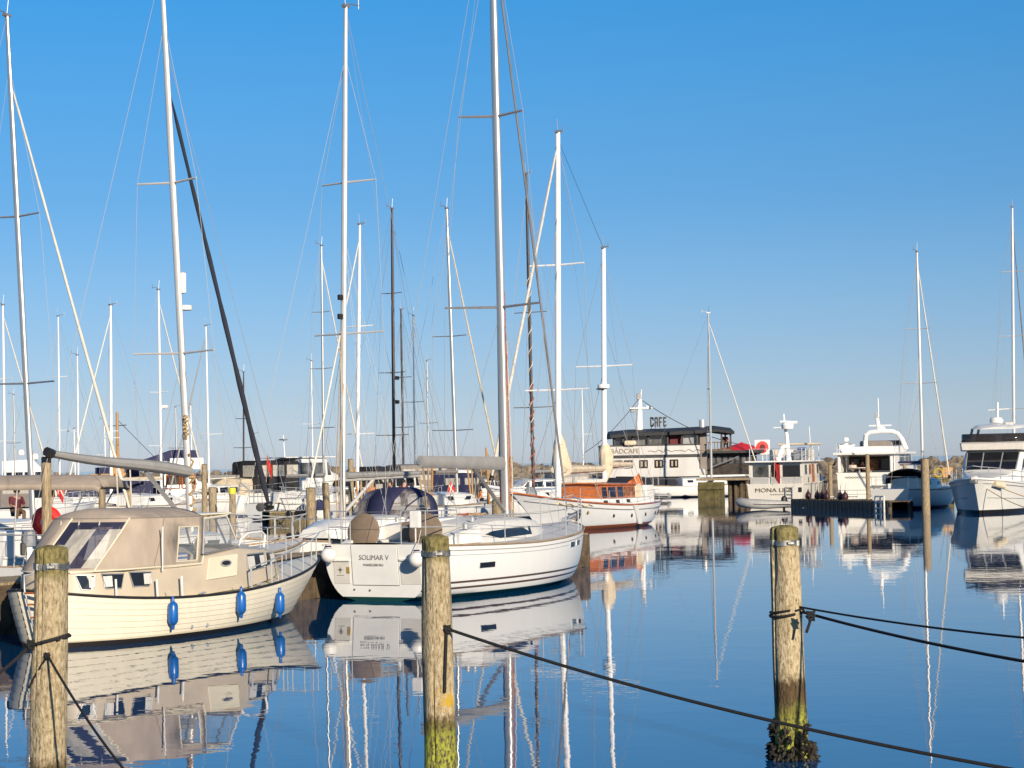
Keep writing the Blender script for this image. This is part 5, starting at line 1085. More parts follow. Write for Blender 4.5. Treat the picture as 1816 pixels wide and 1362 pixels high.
x0, x1, xe = X(1073), X(1241), X(1345)
W_ = 5.6
hb = MB(); hb.rings([[Vector((x, y0, -.5)), Vector((x, y0 - .25, Z(846) + .0 + dz)), Vector((x, W_, Z(846) + dz)), Vector((x, W_ - .2, -.5))] for x, y0, dz in ((x0 - .9, 2.6, .25), (x0 - .4, .8, .12), (x0 + 1.5, .12, .1), (x1 * .6, .1, 0), (xe + 1.5, .1, 0))]); hb.build('hull', HM['cafe'], CF, smooth=True, angle=40)
bx(CF, 'lower_wall', ((x0 + x1) / 2, W_ / 2, (Z(846) + Z(811)) / 2), (x1 - x0, W_ - .2, Z(811) - Z(846)), M['shipw'], .04)
bx(CF, 'band_recess', ((x0 + x1) / 2, W_ / 2, (Z(811) + Z(806)) / 2), (x1 - x0 + .2, W_ + .05, Z(806) - Z(811)), M['black'])
bx(CF, 'upper_band', ((x0 + x1) / 2 - .1, W_ / 2, (Z(807) + Z(790)) / 2), (x1 - x0 + .3, W_ + .3, Z(790) - Z(807)), M['shipw'], .05)
bx(CF, 'band_edge', ((x0 + x1) / 2 - .1, W_ / 2, Z(789.4)), (x1 - x0 + .42, W_ + .42, .09), M['black'])
bx(CF, 'saloon_back', ((X(1090) + x1) / 2, W_ * .72, (Z(790) + Z(770)) / 2), (x1 - X(1090) - .2, .2, Z(770) - Z(790) - .1), M['interior'])
bx(CF, 'saloon_floor', ((x0 + x1) / 2, W_ / 2, Z(789)), (x1 - x0, W_, .06), M['greyteak'])
rf = MB(); xr0, xr1 = X(1083), X(1247)
rf.rings([[Vector((x, -.55, zz - .28)), Vector((x, -.6, zz - .02)), Vector((x, W_ * .5, zz + .32)), Vector((x, W_ + .5, zz)), Vector((x, W_ + .5, zz - .3))] for x, zz in ((xr0, Z(770)), (xr0 + 1.6, Z(767)), (X(1190), Z(766)), (xr1, Z(764)))]); rf.build('roof', M['roofd'], CF, smooth=True, angle=25)
for px in (1091, 1106, 1124, 1151, 1185, 1211, 1238): bx(CF, 'deck_post', (X(px), -.02, (Z(790) + Z(770)) / 2), (.16, .14, Z(769) - Z(790)), M['black'])
for a, b, mt in ((1092, 1105, 'glassb'), (1107, 1123, 'glass'), (1125, 1150, 'glassd'), (1152, 1184, 'glassd'), (1212, 1237, 'skyglass')):
    bx(CF, 'saloon_window', ((X(a) + X(b)) / 2, .35, (Z(789) + Z(772)) / 2), (X(b) - X(a), .05, Z(772) - Z(789)), M[mt])
bx(CF, 'red_curtain', (X(1202), .5, (Z(789) + Z(772)) / 2), (1.1, .1, Z(772) - Z(789)), M['cred'])
bx(CF, 'life_raft_canister', (X(1118), -.35, Z(785)), (1.0, .5, .42), M['creamc'], .16)
for px in (1097, 1115, 1142, 1169, 1196):
    w = bx(CF, 'window', (X(px), .06, (Z(829) + Z(816)) / 2), (.60, .06, .56), M['glass']); zc = (Z(829) + Z(816)) / 2
    MB().tube([(X(px) - .32, .04, zc - .30), (X(px) + .32, .04, zc - .30), (X(px) + .32, .04, zc + .30), (X(px) - .32, .04, zc + .30), (X(px) - .32, .04, zc - .30)], .035, 4).build('window_frame', M['interior'], w)
    for sx in (-.16, .16): bx(w, 'curtain', (X(px) + sx, .02, zc), (.14, .02, .44), M['tan'])
text(CF, 'BÅDCAFE', .54, M['lett2'], (X(1109), -.19, Z(799.5)), (1, 0, 0), (0, 0, 1), sx=1.0, ext=.01)
sq = MB(); sq.tube([Vector((X(1150) + k * .1, -.19, Z(800) + .10 * math.sin(k * .9) * math.sin(k * .13) + (.22 if k == 14 else 0))) for k in range(62)], .022, 4); sq.build('script_lettering', M['lett2'], CF)
# CAFE in upright block letters
def blocks(letter):
    return {'C': [(0, 0, .22, 1), (.22, .80, .44, 1), (.22, 0, .44, .20), (.40, .62, .58, .94), (.40, .06, .58, .38)], 'A': [(0, 0, .22, .94), (.36, 0, .58, .94), (.12, .80, .46, 1), (.22, .34, .36, .52)],
            'F': [(0, 0, .22, 1), (.22, .80, .54, 1), (.22, .38, .46, .56)], 'E': [(0, 0, .22, 1), (.22, .80, .54, 1), (.22, .41, .48, .59), (.22, 0, .54, .20)]}[letter]
hx, hz = (X(1184) - X(1153)) / 4, Z(739.5, 1168) - Z(757, 1168)
sg = thing('cafe_sign', 'black CAFE letters standing on the roof of the café ship', 'sign', cs.M @ cs.pt(1153, 757, W_ * .35), 0)
for i, ch in enumerate('CAFE'):
    mb = MB(); [mb.box(((a + c_) / 2 * hx / .68 + i * hx, 0, (b + d) / 2 * hz), ((c_ - a) * hx / .68, .10, (d - b) * hz)) for a, b, c_, d in blocks(ch)]
    mb.build('letter', M['inkb'], sg)
for i in range(4): bx(sg, 'sign_strut', (hx * (i + .3), .1, -.35), (.05, .05, .9), M['black'])
# mast with crosstrees, lamps and garland
mxp = cs.pt(1133, 762, 2.6); mb = MB().tube([(mxp.x, 2.6, mxp.z - .4), (mxp.x + .1, 2.6, Z(720)), (mxp.x + .16, 2.6, Z(706))], [.34, .22, .16], 10); mb.build('mast', M['paint'], CF, smooth=True)
tb(CF, 'mast_top', [(mxp.x + .16, 2.6, Z(707)), (mxp.x + .3, 2.6, Z(688))], [.09, .03], M['paint'], 6); bx(CF, 'mast_lamp', (mxp.x + .05, 2.6, Z(701)), (.34, .3, .5), M['alud'], .04)
bx(CF, 'crosstree', (mxp.x + .2, 2.6, Z(722)), (1.9, .6, .12), M['paint'], .03); bx(CF, 'mast_lamp', (mxp.x - .5, 2.6, Z(725)), (.3, .3, .4), M['alud'], .04); bx(CF, 'searchlight', (mxp.x + .8, 2.4, Z(721)), (.45, .3, .32), M['paint'], .08)
tb(CF, 'garland_wire', sag((mxp.x + .2, 2.6, Z(706)), (X(1345), 2.6, Z(795)), .7), .03, M['wired'], 4); tb(CF, 'garland_wire', sag((mxp.x, 2.6, Z(706)), (X(1040), 2.6, Z(800)), .4), .025, M['wired'], 4)
MB().tube([(X(1252), 2.2, Z(768)), (X(1252), 2.2, Z(745))], .27, 12).build('funnel', M['steel'], CF, smooth=True)
# open aft part
bx(CF, 'stair_tower', ((X(1243) + X(1256)) / 2, 1.6, (Z(843) + Z(768)) / 2), (X(1256) - X(1243), 2.2, Z(768) - Z(843)), M['tand'], .05)
r2 = MB(); xa, xb = X(1243), X(1303)
r2.rings([[Vector((x, -.5, zz - .2)), Vector((x, -.55, zz)), Vector((x, 2.6, zz + .35)), Vector((x, 5.6, zz)), Vector((x, 5.6, zz - .2))] for x, zz in ((xa, Z(765)), ((xa + xb) / 2, Z(763.5)), (xb, Z(768)))]); r2.build('aft_canopy', M['roofd'], CF, smooth=True, angle=25)
for px in (1262, 1281, 1297): bx(CF, 'deck_post', (X(px), .0, (Z(800) + Z(768)) / 2), (.14, .14, Z(768) - Z(800)), M['black'])
bx(CF, 'upper_terrace', ((X(1256) + X(1298)) / 2, 2.5, Z(801)), (X(1298) - X(1256), 5, .25), M['greyteak']); 
rl = MB(); [rl.box((X(1258) + k * .24, 0, Z(793)), (.05, .05, .72)) for k in range(8)]; rl.box(((X(1256) + X(1298)) / 2, 0, Z(786.5)), (X(1298) - X(1256), .07, .07)); rl.box(((X(1256) + X(1298)) / 2, 0, Z(799)), (X(1298) - X(1256), .07, .07)); rl.build('terrace_railing', M['cbrown'], CF)
bx(CF, 'aft_house', ((X(1257) + xe) / 2, 3.0, (Z(848) + Z(806)) / 2), (xe - X(1257), 4.4, Z(806) - Z(848)), M['interior'], .04); bx(CF, 'aft_roof', ((X(1256) + xe) / 2 + .2, 2.7, Z(803.5)), (xe - X(1256) + .6, 6, .22), M['roofd'])
for k in range(7): bx(CF, 'aft_window', (X(1266 + k * 11), .76, (Z(826) + Z(810)) / 2), (.34, .05, .62), M['glassd'])
bx(CF, 'white_gunwale', ((X(1240) + X(1350)) / 2, -.12, Z(846)), (X(1350) - X(1240), .14, .16), M['white'], .03); tb(CF, 'gangway', [(X(1262), -.3, Z(830)), (X(1310), -.3, Z(812))], .05, M['alu'], 6)
um = thing('parasol', 'red parasol on the café ship terrace', 'parasol', cs.M @ Vector((X(1322), 2.2, Z(803))), 0)
MB().lathe([(2.25, .0), (2.2, .08), (.05, .72), (.02, .8)], n=8).build('parasol_canopy', M['redp'], um); tb(um, 'parasol_pole', [(0, 0, -.3), (0, 0, .7)], .04, M['honey'], 6)
sgn = thing('round_sign', 'round red sign with pale centre right of the red parasol', 'sign', cs.M @ cs.pt(1352, 793, 1.2), 0)
MB().lathe([(.5, -.04), (.5, .04), (.02, .05)], n=20, axis=Vector((0, -1, 0))).build('sign_disc', M['redp'], sgn); MB().lathe([(.24, .03), (.24, .07), (.01, .07)], n=16, axis=Vector((0, -1, 0))).build('sign_centre', M['cred'], sgn); tb(sgn, 'sign_pole', [(0, .06, -2.6), (0, .06, .2)], .05, M['fwhite'], 6); bx(sgn, 'sign_plate', (0, .05, 0), (1.25, .04, 1.2), M['fwhite'], .05)
for px, c1, lb in ((1130, 'cwhite', 'tiny seated guest in pale shirt behind the café ship saloon windows'), (1290, 'cred', 'tiny guest in maroon on the café ship terrace')):
    person(cs.M @ Vector((X(px), 1.0, Z(789) + .42 if px < 1250 else Z(801) + .55)), R(-90), lb, M[c1], M['cblack'])
# green quay and its moored craft in front of the café ship
q0 = onz(1238, 885); q1 = onz(1322, 884)
qa = math.atan2(q1.y - q0.y, q1.x - q0.x); QL = (q1 - q0).length; sv_ = Survey(q0, qa)
QY = thing('timber_quay', 'green algae-covered timber quay below the café ship', 'quay', q0, qa)
zt = sv_.px(1280, 850)[1]; bx(QY, 'quay_deck', (QL * .5, 2.0, zt), (QL + .2, 4.2, .16), M['plank'])
mb = MB(); n = 16
for k in range(n): mb.box(((k + .5) * QL * .56 / n, .05, zt * .5 - .12), (QL * .56 / n * .97, .2 + .02 * math.sin(k * 3.3), zt - .14))
mb.build('planking', M['algae'], QY); bx(QY, 'waling', (QL * .28, -.1, zt * .55), (QL * .55, .12, .2), M['algae']); bx(QY, 'back_wall', (QL * .78, 2.4, zt * .4), (QL * .44, .2, zt), M['plankd'])
for k in range(4): MB().tube([(QL * (.62 + .12 * k), .9, -1), (QL * (.62 + .12 * k), .9, zt)], .15, 10).build('support_pile', M['plankd'], QY, smooth=True)  # back wall and posts coloured dark for the shade of the recess
o_ = onz(1166, 878); d_ = onz(1238, 879) - o_
r, h, st = motorboat('white open boat with grey cockpit hood moored below the café ship wall', o_, math.atan2(d_.y, d_.x) + R(150), 5.6, 2.2, 1.05, (1.4, 2.8, 1.75, .8), canopy=(.1, 1.4, 2.1), canopy_mat=M['shipw'], wmat=M['glassd'], hbow=1.2)
r.location = onz(1236, 878)
def rib(label, org, hd, L_, w, tube_r, outb=True):
    r = thing('dinghy', label, 'dinghy', org, hd, 'grey inflatable dinghies'); p = []
    for t in [k / 24 for k in range(25)]:
        a = lerp(-1, 1, t); y = w * .5 * (1 if abs(a) < .62 else math.cos((abs(a) - .62) / .38 * math.pi / 2)) * (1 if a < 0 else 1)
        p.append(a)
    path = [Vector((0, -w / 2, .3)), Vector((L_ * .5, -w / 2, .3)), Vector((L_ * .75, -w * .45, .34)), Vector((L_ * .92, -w * .26, .40)), Vector((L_ * .985, 0, .44)), Vector((L_ * .92, w * .26, .40)), Vector((L_ * .75, w * .45, .34)), Vector((L_ * .5, w / 2, .3)), Vector((0, w / 2, .3))]
    tb(r, 'inflatable_tube', path, [tube_r * .55] + [tube_r] * 7 + [tube_r * .55], HM['rib'], 12)
    f = MB(); f.prism([(0, -w / 2, .12), (L_ * .75, -w * .4, .14), (L_ * .95, 0, .2), (L_ * .75, w * .4, .14), (0, w / 2, .12)], (0, 0, .05)); f.build('floor', M['grey'], r); bx(r, 'transom_board', (.12, 0, .3), (.05, w * .85, .42), M['grey'], .01)
    tb(r, 'rubbing_band', [q + Vector((0, math.copysign(tube_r * .98, q.y) if abs(q.y) > .05 else 0, 0)) + (Vector((tube_r, 0, 0)) if abs(q.y) < .05 else Vector()) for q in path], .025, M['black'], 5)
    bx(r, 'thwart', (L_ * .42, 0, .42), (.24, w * .9, .05), M['greyteak'], .01)
    if outb:
        m_ = thing('outboard_motor', 'black outboard motor on the stern of the grey dinghy behind the ivory boat', 'outboard motor', org + Vector((math.cos(hd) * .35, math.sin(hd) * -.12, .0)), hd)
        MB().lathe([(.03, -.25), (.17, -.2), (.19, .05), (.15, .26), (.03, .34)], (-.1, 0, .42), 10).build('engine_cowl', M['black'], m_, smooth=True); bx(m_, 'engine_leg', (-.08, 0, -.2), (.12, .12, .9), M['black'], .02)
    return r
# ------------------------------------------------------------------ MONA LISA
o_ = onz(1376, 898); hd = R(71.5)
MLs = thing('trawler_yacht', 'ivory trawler yacht lettered MONA LISA on its broad stern', 'trawler yacht', o_, hd)
ms = Survey(o_, hd - R(90)); PZ = lambda py, px=1375: ms.px(px, py)[1]; PY = lambda px: -ms.px(px, 870)[0]
yl, yr = PY(1325), PY(1424); Bm = yl - yr
ym = (yl + yr) / 2
zs = PZ(858)
mo = Hull(10.5, Bm * 1.06, zs * 1.55, zs, zs * 1.0, bdx=.9, sdx=.0, ts=.95, tw=.86, um=.4, p=2.4, q=.7, p0=1.9, wl=.92, sec=1.8)
mo.build(MLs, HM['mona'], M['deckw'], nu=26, rows=6, rail=M['offwhite'], rail_r=.05)
zr = PZ(820); hw = Bm * .47
CST = [(.25, hw, hw, zs - .05, zr), (6.2, hw, hw * .98, zs - .05, zr), (6.9, hw * .95, hw * .85, zs, zr - .1)]
t = MB(); trunk(t, CST, .05, sh=.04); t.build('cabin', M['mwhite'], MLs, smooth=True, angle=30)
bx(MLs, 'roof', (3.3, 0, zr + .05), (7.0, Bm + .25, .10), M['white'], .03)
for a, b, mt in ((1335, 1363, 'glassd'), (1368, 1382, 'glass'), (1388, 1418, 'glass')):
    ya, yb = PY(a) - 0, PY(b) - 0; MB().prism([(.235, ya, PZ(846)), (.235, yb, PZ(846)), (.235, yb, PZ(825.5)), (.235, ya, PZ(825.5))], (-.02, 0, 0)).build('aft_window', M[mt], MLs)
for px in (1330, 1365, 1385, 1421): bx(MLs, 'window_post', (.21, PY(px), (PZ(846) + PZ(824)) / 2), (.05, .14, PZ(824) - PZ(846)), M['mwhite'])
bx(MLs, 'aft_panel', (.22, 0, (PZ(847) + PZ(858)) / 2), (.06, hw * 1.96, PZ(847) - PZ(858)), M['lgrey']); 
for px in (1363, 1384): bx(MLs, 'panel_batten', (.18, PY(px), (PZ(847) + PZ(858)) / 2), (.03, .05, PZ(847) - PZ(858)), M['white'])
text(MLs, 'MONA LISA', .34, M['gold2'], (-.03, PY(1372), PZ(869.5)), (0, -1, 0), (0, 0, 1), sx=1.28, ext=.008)
tb(MLs, 'small_script', [Vector((-.03, PY(1366) - .045 * k, PZ(877) + .04 * math.sin(k * 2.1))) for k in range(26)], .012, M['gold2'], 4)
ldr = MB(); [ldr.tube([(-.10, PY(px), PZ(886)), (-.10, PY(px), PZ(865)), (.05, PY(px), PZ(863))], .03, 5) for px in (1394, 1406)]; [ldr.tube([(-.10, PY(1394), PZ(py)), (-.10, PY(1406), PZ(py))], .025, 5) for py in (883, 877, 871, 865)]; ldr.build('stern_ladder', M['frame'], MLs)
bx(MLs, 'mooring_port', (-.0, PY(1419), PZ(869)), (.06, .2, .28), M['black'])
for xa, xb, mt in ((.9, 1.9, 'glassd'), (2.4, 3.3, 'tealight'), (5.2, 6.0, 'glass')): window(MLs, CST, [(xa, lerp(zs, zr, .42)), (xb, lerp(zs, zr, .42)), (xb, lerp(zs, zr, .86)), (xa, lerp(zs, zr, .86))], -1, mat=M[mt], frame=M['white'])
dr = panel(MLs, 'side_door', CST, [(3.6, zs + .05), (4.4, zs + .05), (4.4, zr - .14), (3.6, zr - .14)], -1, M['teak'], .006, .03); bx(dr, 'handle', (3.72, -hw - .06, lerp(zs, zr, .45)), (.05, .04, .16), M['steel'])
bx(MLs, 'upper_house', (4.6, -.2, zr + .42), (2.6, Bm * .7, .72), M['mwhite'], .08); bx(MLs, 'upper_bimini', (5.6, -.5, zr + 1.1), (2.6, 2.3, .12), M['creamc'], .05)
for x in (4.5, 6.7):
    for y in (-1.5, .5): tb(MLs, 'bimini_pole', [(x, y, zr + .1), (x, y, zr + 1.1)], .03, M['steel'], 5)
bx(MLs, 'deck_crate', (2.4, PY(1412) + .1, zr + .42), (.7, .78, .62), M['grey'], .04); bx(MLs, 'blue_lid', (2.4, PY(1411), zr + .8), (.5, .5, .16), M['cblue'], .06)
mt_ = ms.px(1388, 735)[1]; my = PY(1386)
tb(MLs, 'signal_mast', [(1.8, my - .15, zr), (1.8, my - .05, PZ(770)), (1.8, my + .05, PZ(757))], [.17, .11, .09], M['paint'], 10); tb(MLs, 'mast_top', [(1.8, my + .05, PZ(758)), (1.8, my + .1, PZ(733))], [.09, .04], M['paint'], 6)
tb(MLs, 'radar_bar', [(1.7, my - .75, PZ(749)), (1.7, my + .30, PZ(747.5))], .09, M['paint'], 6); MB().lathe([(.06, -.22), (.34, -.18), (.38, .05), (.3, .2), (.06, .24)], (1.5, my - .18, PZ(755)), 14).build('radome', M['paint'], MLs, smooth=True); bx(MLs, 'mast_platform', (1.75, my + .12, PZ(758)), (.8, 1.1, .08), M['paint'], .02)
MB().tube([(1.5, my + .5, zr + .1), (1.7, my + .2, zr + .9), (1.8, my, zr + 1.0)], [.2, .15, .1], 8).build('mast_base', M['paint'], MLs, smooth=True)
rp = [Vector((.3, hw, 0)), Vector((.3, -hw, 0)), Vector((4.2, -hw, 0))]
rmb = MB(); [rmb.tube([q + Vector((0, 0, zr + hh)) for q in rp], .02, 5) for hh in (.42, .82)]; [rmb.tube([a_ + Vector((0, 0, zr)), a_ + Vector((0, 0, zr + .82))], .022, 5) for a_ in (rp[0], rp[0].lerp(rp[1], .33), rp[0].lerp(rp[1], .66), rp[1], rp[1].lerp(rp[2], .33), rp[1].lerp(rp[2], .66), rp[2])]; rmb.build('roof_railing', M['steel'], MLs)
tb(MLs, 'aerial', [(5.2, -1.3, zr), (5.2, -1.2, PZ(755))], .025, M['paint'], 5)
guard(MLs, mo, (5.5, 7, 8.5, 9.8), -1, .7, lr=.012)
flag(ms.M @ Vector((-PY(1374), -.15, PZ(858))), R(215), 1.35, 'limp red flag at the stern of the ivory boat above its name', 2.0, tilt=.05, mat=M['cred2'], cross=False, droop=1.05)
rib('grey inflatable dinghy lying across the stern of the ivory boat', onz(1399, 903), R(180), 2.75, 1.3, .26)
rib('pale empty dinghy beside the ketch stern near the café ship', onz(1188, 887), R(168), 2.9, 1.3, .22, outb=False)
# ------------------------------------------------------------------ white trawler with the radar arch
o_ = onz(1535, 893); hd = R(69)
TR = thing('trawler_yacht', 'tall white trawler yacht with a rounded radar arch and open aft cockpit', 'trawler yacht', o_, hd)
ts_ = Survey(o_, hd - R(90)); TZ = lambda py, px=1535: ts_.px(px, py)[1]; TY = lambda px: -ts_.px(px, 850)[0]
Bt = (TY(1487) - TY(1590)) * 1.0; zs = TZ(838)
tr = Hull(12.0, Bt * 1.04, zs * 1.45, zs, zs, bdx=1.1, sdx=.1, ts=.93, tw=.84, um=.4, p=2.4, q=.7, p0=1.9, wl=.92, sec=1.8)
tr.build(TR, HM['moto'], M['deckw'], nu=26, rows=6, rail=M['white'], rail_r=.05)
zr = TZ(806); hw = Bt * .48
TST = [(2.6, hw * .95, hw * .95, zs - .1, zr), (8.0, hw * .93, hw * .9, zs, zr), (8.7, hw * .88, hw * .75, zs + .1, zr - .1), (9.1, hw * .8, hw * .66, zs + .1, zs + .9)]
t = MB(); trunk(t, TST, .05, sh=.04); t.build('saloon', M['white'], TR, smooth=True, angle=30)
bx(TR, 'saloon_bulkhead', (2.56, 0, (zs + zr) / 2), (.06, hw * 1.7, zr - zs - .25), M['interior']); 
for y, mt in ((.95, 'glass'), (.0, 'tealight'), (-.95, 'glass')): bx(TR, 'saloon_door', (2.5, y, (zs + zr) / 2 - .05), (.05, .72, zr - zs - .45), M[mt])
bx(TR, 'boat_deck', (3.6, 0, zr + .06), (7.6, Bt * 1.08, .16), M['white'], .05)
for sd in (-1, 1): bx(TR, 'deck_support', (.25, sd * hw * .94, (zs + zr) / 2), (.34, .16, zr - zs), M['white'], .05); bx(TR, 'wing_panel', (1.6, sd * hw * .97, (zs + zr) / 2), (1.5, .08, zr - zs), M['white'], .03)
for k in range(4): bx(TR, 'stern_step', (-.08 - .03 * k, TY(1562) + .05, .35 + .26 * k), (.4, .75, .08), M['white'], .02)
bx(TR, 'swim_platform', (-.45, 0, .34), (.9, Bt * .96, .12), M['white'], .03); rl = MB()
for hh in (.25, .5): rl.tube([(-.85, hw * .9, .34 + hh), (-.85, -hw * .2, .34 + hh)], .025, 5)
for k in range(4): rl.tube([(-.85, hw * (.9 - .36 * k), .36), (-.85, hw * (.9 - .36 * k), .86)], .025, 5)
rl.build('platform_rail', M['steel'], TR)
tb(TR, 'name_script', [Vector((-.01, TY(1500) - k * .055, TZ(846) + .05 * math.sin(k * 1.9))) for k in range(30)], .018, M['ink'], 4)
for xa, xb in ((3.1, 4.9), (5.3, 7.6)): window(TR, TST, [(xa, lerp(zs, zr, .34)), (xb, lerp(zs, zr, .34)), (xb, lerp(zs, zr, .84)), (xa, lerp(zs, zr, .84))], -1)
t = MB(); trunk(t, [(2.8, hw * .78, hw * .8, zr + .1, TZ(792)), (7.2, hw * .78, hw * .78, zr + .1, TZ(789)), (8.1, hw * .7, hw * .5, zr + .1, zr + .35)], .02); t.build('flybridge', M['white'], TR, smooth=True, angle=30)
bx(TR, 'helm_seats', (4.8, .1, TZ(787)), (.6, 2.1, .42), M['tand'], .1); bx(TR, 'flybridge_screen', (7.0, 0, TZ(786)), (.1, hw * 1.5, .4), M['glass'], .03)
arc = [Vector((3.2 + (1.0 if py > 775 else .75), TY(px), TZ(py, px))) for px, py in ((1513, 797), (1513, 780), (1516, 770), (1524, 765), (1545, 763.5), (1565, 764), (1574, 768), (1580, 778), (1588, 797))]
tb(TR, 'radar_arch', arc, .15, M['paint'], 10)
am = Vector((3.95, TY(1540), TZ(764))); tb(TR, 'arch_mast', [am, am + Vector((.1, .15, 1.15))], [.16, .09], M['paint'], 8); tb(TR, 'radar_bar', [am + Vector((0, .62, .36)), am + Vector((0, -.80, .36))], .055, M['paint'], 6); MB().lathe([(.05, -.15), (.25, -.12), (.27, .1), (.05, .2)], am + Vector((.1, -.12, .16)), 12).build('radome', M['paint'], TR, smooth=True); tb(TR, 'aerial', [am + Vector((0, .0, .9)), am + Vector((.05, .02, 2.1))], .035, M['paint'], 5)
bx(TR, 'arch_lamp', am + Vector((.05, .12, 1.0)), (.2, .25, .3), M['lgrey'], .04)
dg = thing('tender', 'small white tender stowed on the boat deck of the white trawler', 'dinghy', ts_.M @ Vector((-TY(1492), 1.6, zr + .2)), hd + R(8))
hh = Hull(1.7, 1.0, .5, .42, .42, bdx=.4, sdx=0, ts=.8, tw=.6, wl=.8); hh.build(dg, M['white'], M['deckw'], nu=12, rows=4, rail=M['white'], rail_r=.05); bx(dg, 'davit', (.9, 0, .75), (.9, .3, .3), M['white'], .08)
rmb = MB(); q_ = [Vector((.1, hw, 0)), Vector((2.6, hw, 0))]; [rmb.tube([p + Vector((0, 0, zr + k)) for p in q_], .022, 5) for k in (.35, .7)]; [rmb.tube([q_[0].lerp(q_[1], f) + Vector((0, 0, zr + .1)), q_[0].lerp(q_[1], f) + Vector((0, 0, zr + .7))], .022, 5) for f in (0, .33, .66, 1)]; rmb.build('boat_deck_rail', M['steel'], TR)
tbl = thing('table', 'round white table in the aft cockpit of the white trawler', 'table', ts_.M @ Vector((-TY(1518), 1.2, zs - .35)), 0); MB().lathe([(.55, .62), (.57, .66), (.02, .67)], n=16).build('table_top', M['white'], tbl); tb(tbl, 'table_leg', [(0, 0, 0), (0, 0, .63)], .05, M['steel'], 6)
for px, dy, tp, rz, lb in ((1506, 1.2, 'cwhite', R(72), 'person in pale shirt seated at the left of the trawler cockpit table'), (1520, 1.9, 'cred', R(-100), 'person in maroon seated behind the trawler cockpit table'), (1533, 1.3, 'corange', R(160), 'person in orange seated at the right of the trawler cockpit table')):
    person(ts_.M @ Vector((-TY(px), dy, zs - .06)), rz, lb, M[tp], M['cblack'])
for i, px in enumerate((1432, 1440, 1452, 1466)):
    pass
# dark floating jetty with clutter
j0, j1 = onz(1404, 900), onz(1578, 906)
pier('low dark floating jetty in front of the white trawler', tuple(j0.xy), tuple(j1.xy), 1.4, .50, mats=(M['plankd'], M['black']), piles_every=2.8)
jv = (j1 - j0).normalized(); jn = Vector((-jv.y, jv.x, 0)); ja = math.atan2(jv.y, jv.x)
for k, (f, lb) in enumerate(((.10, 'leftmost dark fender bag on the floating jetty'), (.20, 'second dark fender bag from the left on the floating jetty'), (.25, 'third dark fender bag from the left on the floating jetty'), (.30, 'fourth dark fender bag from the left on the floating jetty'), (.44, 'fifth dark fender bag on the jetty, just right of its post'), (.49, 'rightmost dark fender bag on the floating jetty'))):
    b_ = thing('fender', lb, 'fender', j0.lerp(j1, f) + jn * .5 + Vector((0, 0, .50)), 0, 'dark fenders on the floating jetty')
    MB().lathe([(.02, 0), (.15, .03), (.19, .15), (.14, .32), (.05, .43), (.02, .55)], n=12).build('fender_body', M['fmaroon'], b_, smooth=True); tb(b_, 'lanyard', [(0, 0, .53), (.1, .1, .95)], .015, M['wirel'], 4)
fd_ = thing('float_frame', 'white ladder frame hanging at the right end of the floating jetty', 'ladder', j1 + Vector((-.55, -.08, .05)), ja)
fl = MB(); [fl.tube([(x, 0, -.1), (x, 0, .75)], .05, 6) for x in (-.45, .1, .5)]; [fl.tube([(-.45, 0, z_), (.5, 0, z_)], .04, 6) for z_ in (.1, .42, .72)]; fl.build('ladder_rail', M['fwhite'], fd_)
fd_ = thing('step', 'small white boarding step floating before the jetty near the trawler bow post', 'boarding step', onz(1462, 899) + Vector((0, 0, .02)), ja)
fl = MB(); fl.box((0, 0, .05), (1.2, .5, .1)); fl.box((0, 0, .58), (1.3, .6, .07)); [fl.box((x, 0, .3), (.09, .3, .5)) for x in (-.35, .4)]; fl.build('step_frame', M['lgrey'], fd_)
# ------------------------------------------------------------------ big motor yacht at the right edge
st_ = onz(1737, 911); hd = R(248)
Ly = 12.5; org = st_ - Vector((math.cos(hd), math.sin(hd), 0)) * (Ly - .3)
MY = thing('motor_yacht', 'large white flybridge motor yacht with its bow towards the viewer at right edge', 'motor yacht', org, hd)
MM = Matrix.Translation(org) @ Matrix.Rotation(hd, 4, 'Z'); MI = MM.inverted()
my_ = Hull(Ly - .3, 4.1, 1.75, 1.25, 1.15, bdx=1.5, sdx=0, ts=.9, tw=.8, um=.42, p=2.5, q=.68, p0=2.3, q0=.80, wl=.95, sec=1.12, us=1.2, ub=1.35, bexp=1.1)
my_.build(MY, HM['moto'], M['deckw'], nu=34, rows=9, rail=M['white'], rail_r=.05)
MB().tube([my_.pt(u, .86, s_, .01) for s_, us in ((-1, [k / 30 for k in range(31)]), (1, [1 - k / 30 for k in range(31)])) for u in us], .03, 5).build('rubbing_band', M['frame'], MY, smooth=True)
for s_ in (-1, 1):
    MB().tube([my_.pt(.55 + .42 * k / 20, .45, s_, .012) for k in range(21)], .014, 4).build('spray_rail', M['frame'], MY, smooth=True)
zd = 1.42
YST = [(1.5, 1.72, 1.60, 1.2, 3.0), (6.2, 1.72, 1.52, 1.25, 3.05), (6.9, 1.70, 1.46, 1.28, 3.02), (8.25, 1.55, 1.38, 1.35, 2.02), (9.6, 1.2, 1.0, 1.45, 1.85), (11.2, .6, .4, 1.55, 1.68)]
t = MB(); trunk(t, YST, .05, sh=.10); t.build('cabin', M['white'], MY, smooth=True, angle=30)
wz = lambda f: (lerp(8.25, 6.9, f), lerp(2.02, 3.02, f), lerp(1.38, 1.46, f))
wd_ = MB(); pa, pb = wz(.06), wz(.90); off = Vector((.05, 0, .04))
wsc = MB().quad(*[Vector(v) + off for v in ((pa[0], -pa[2] * .90, pa[1]), (pa[0], pa[2] * .90, pa[1]), (pb[0], pb[2] * .88, pb[1]), (pb[0], -pb[2] * .88, pb[1]))]).build('windscreen', M['glass'], MY)
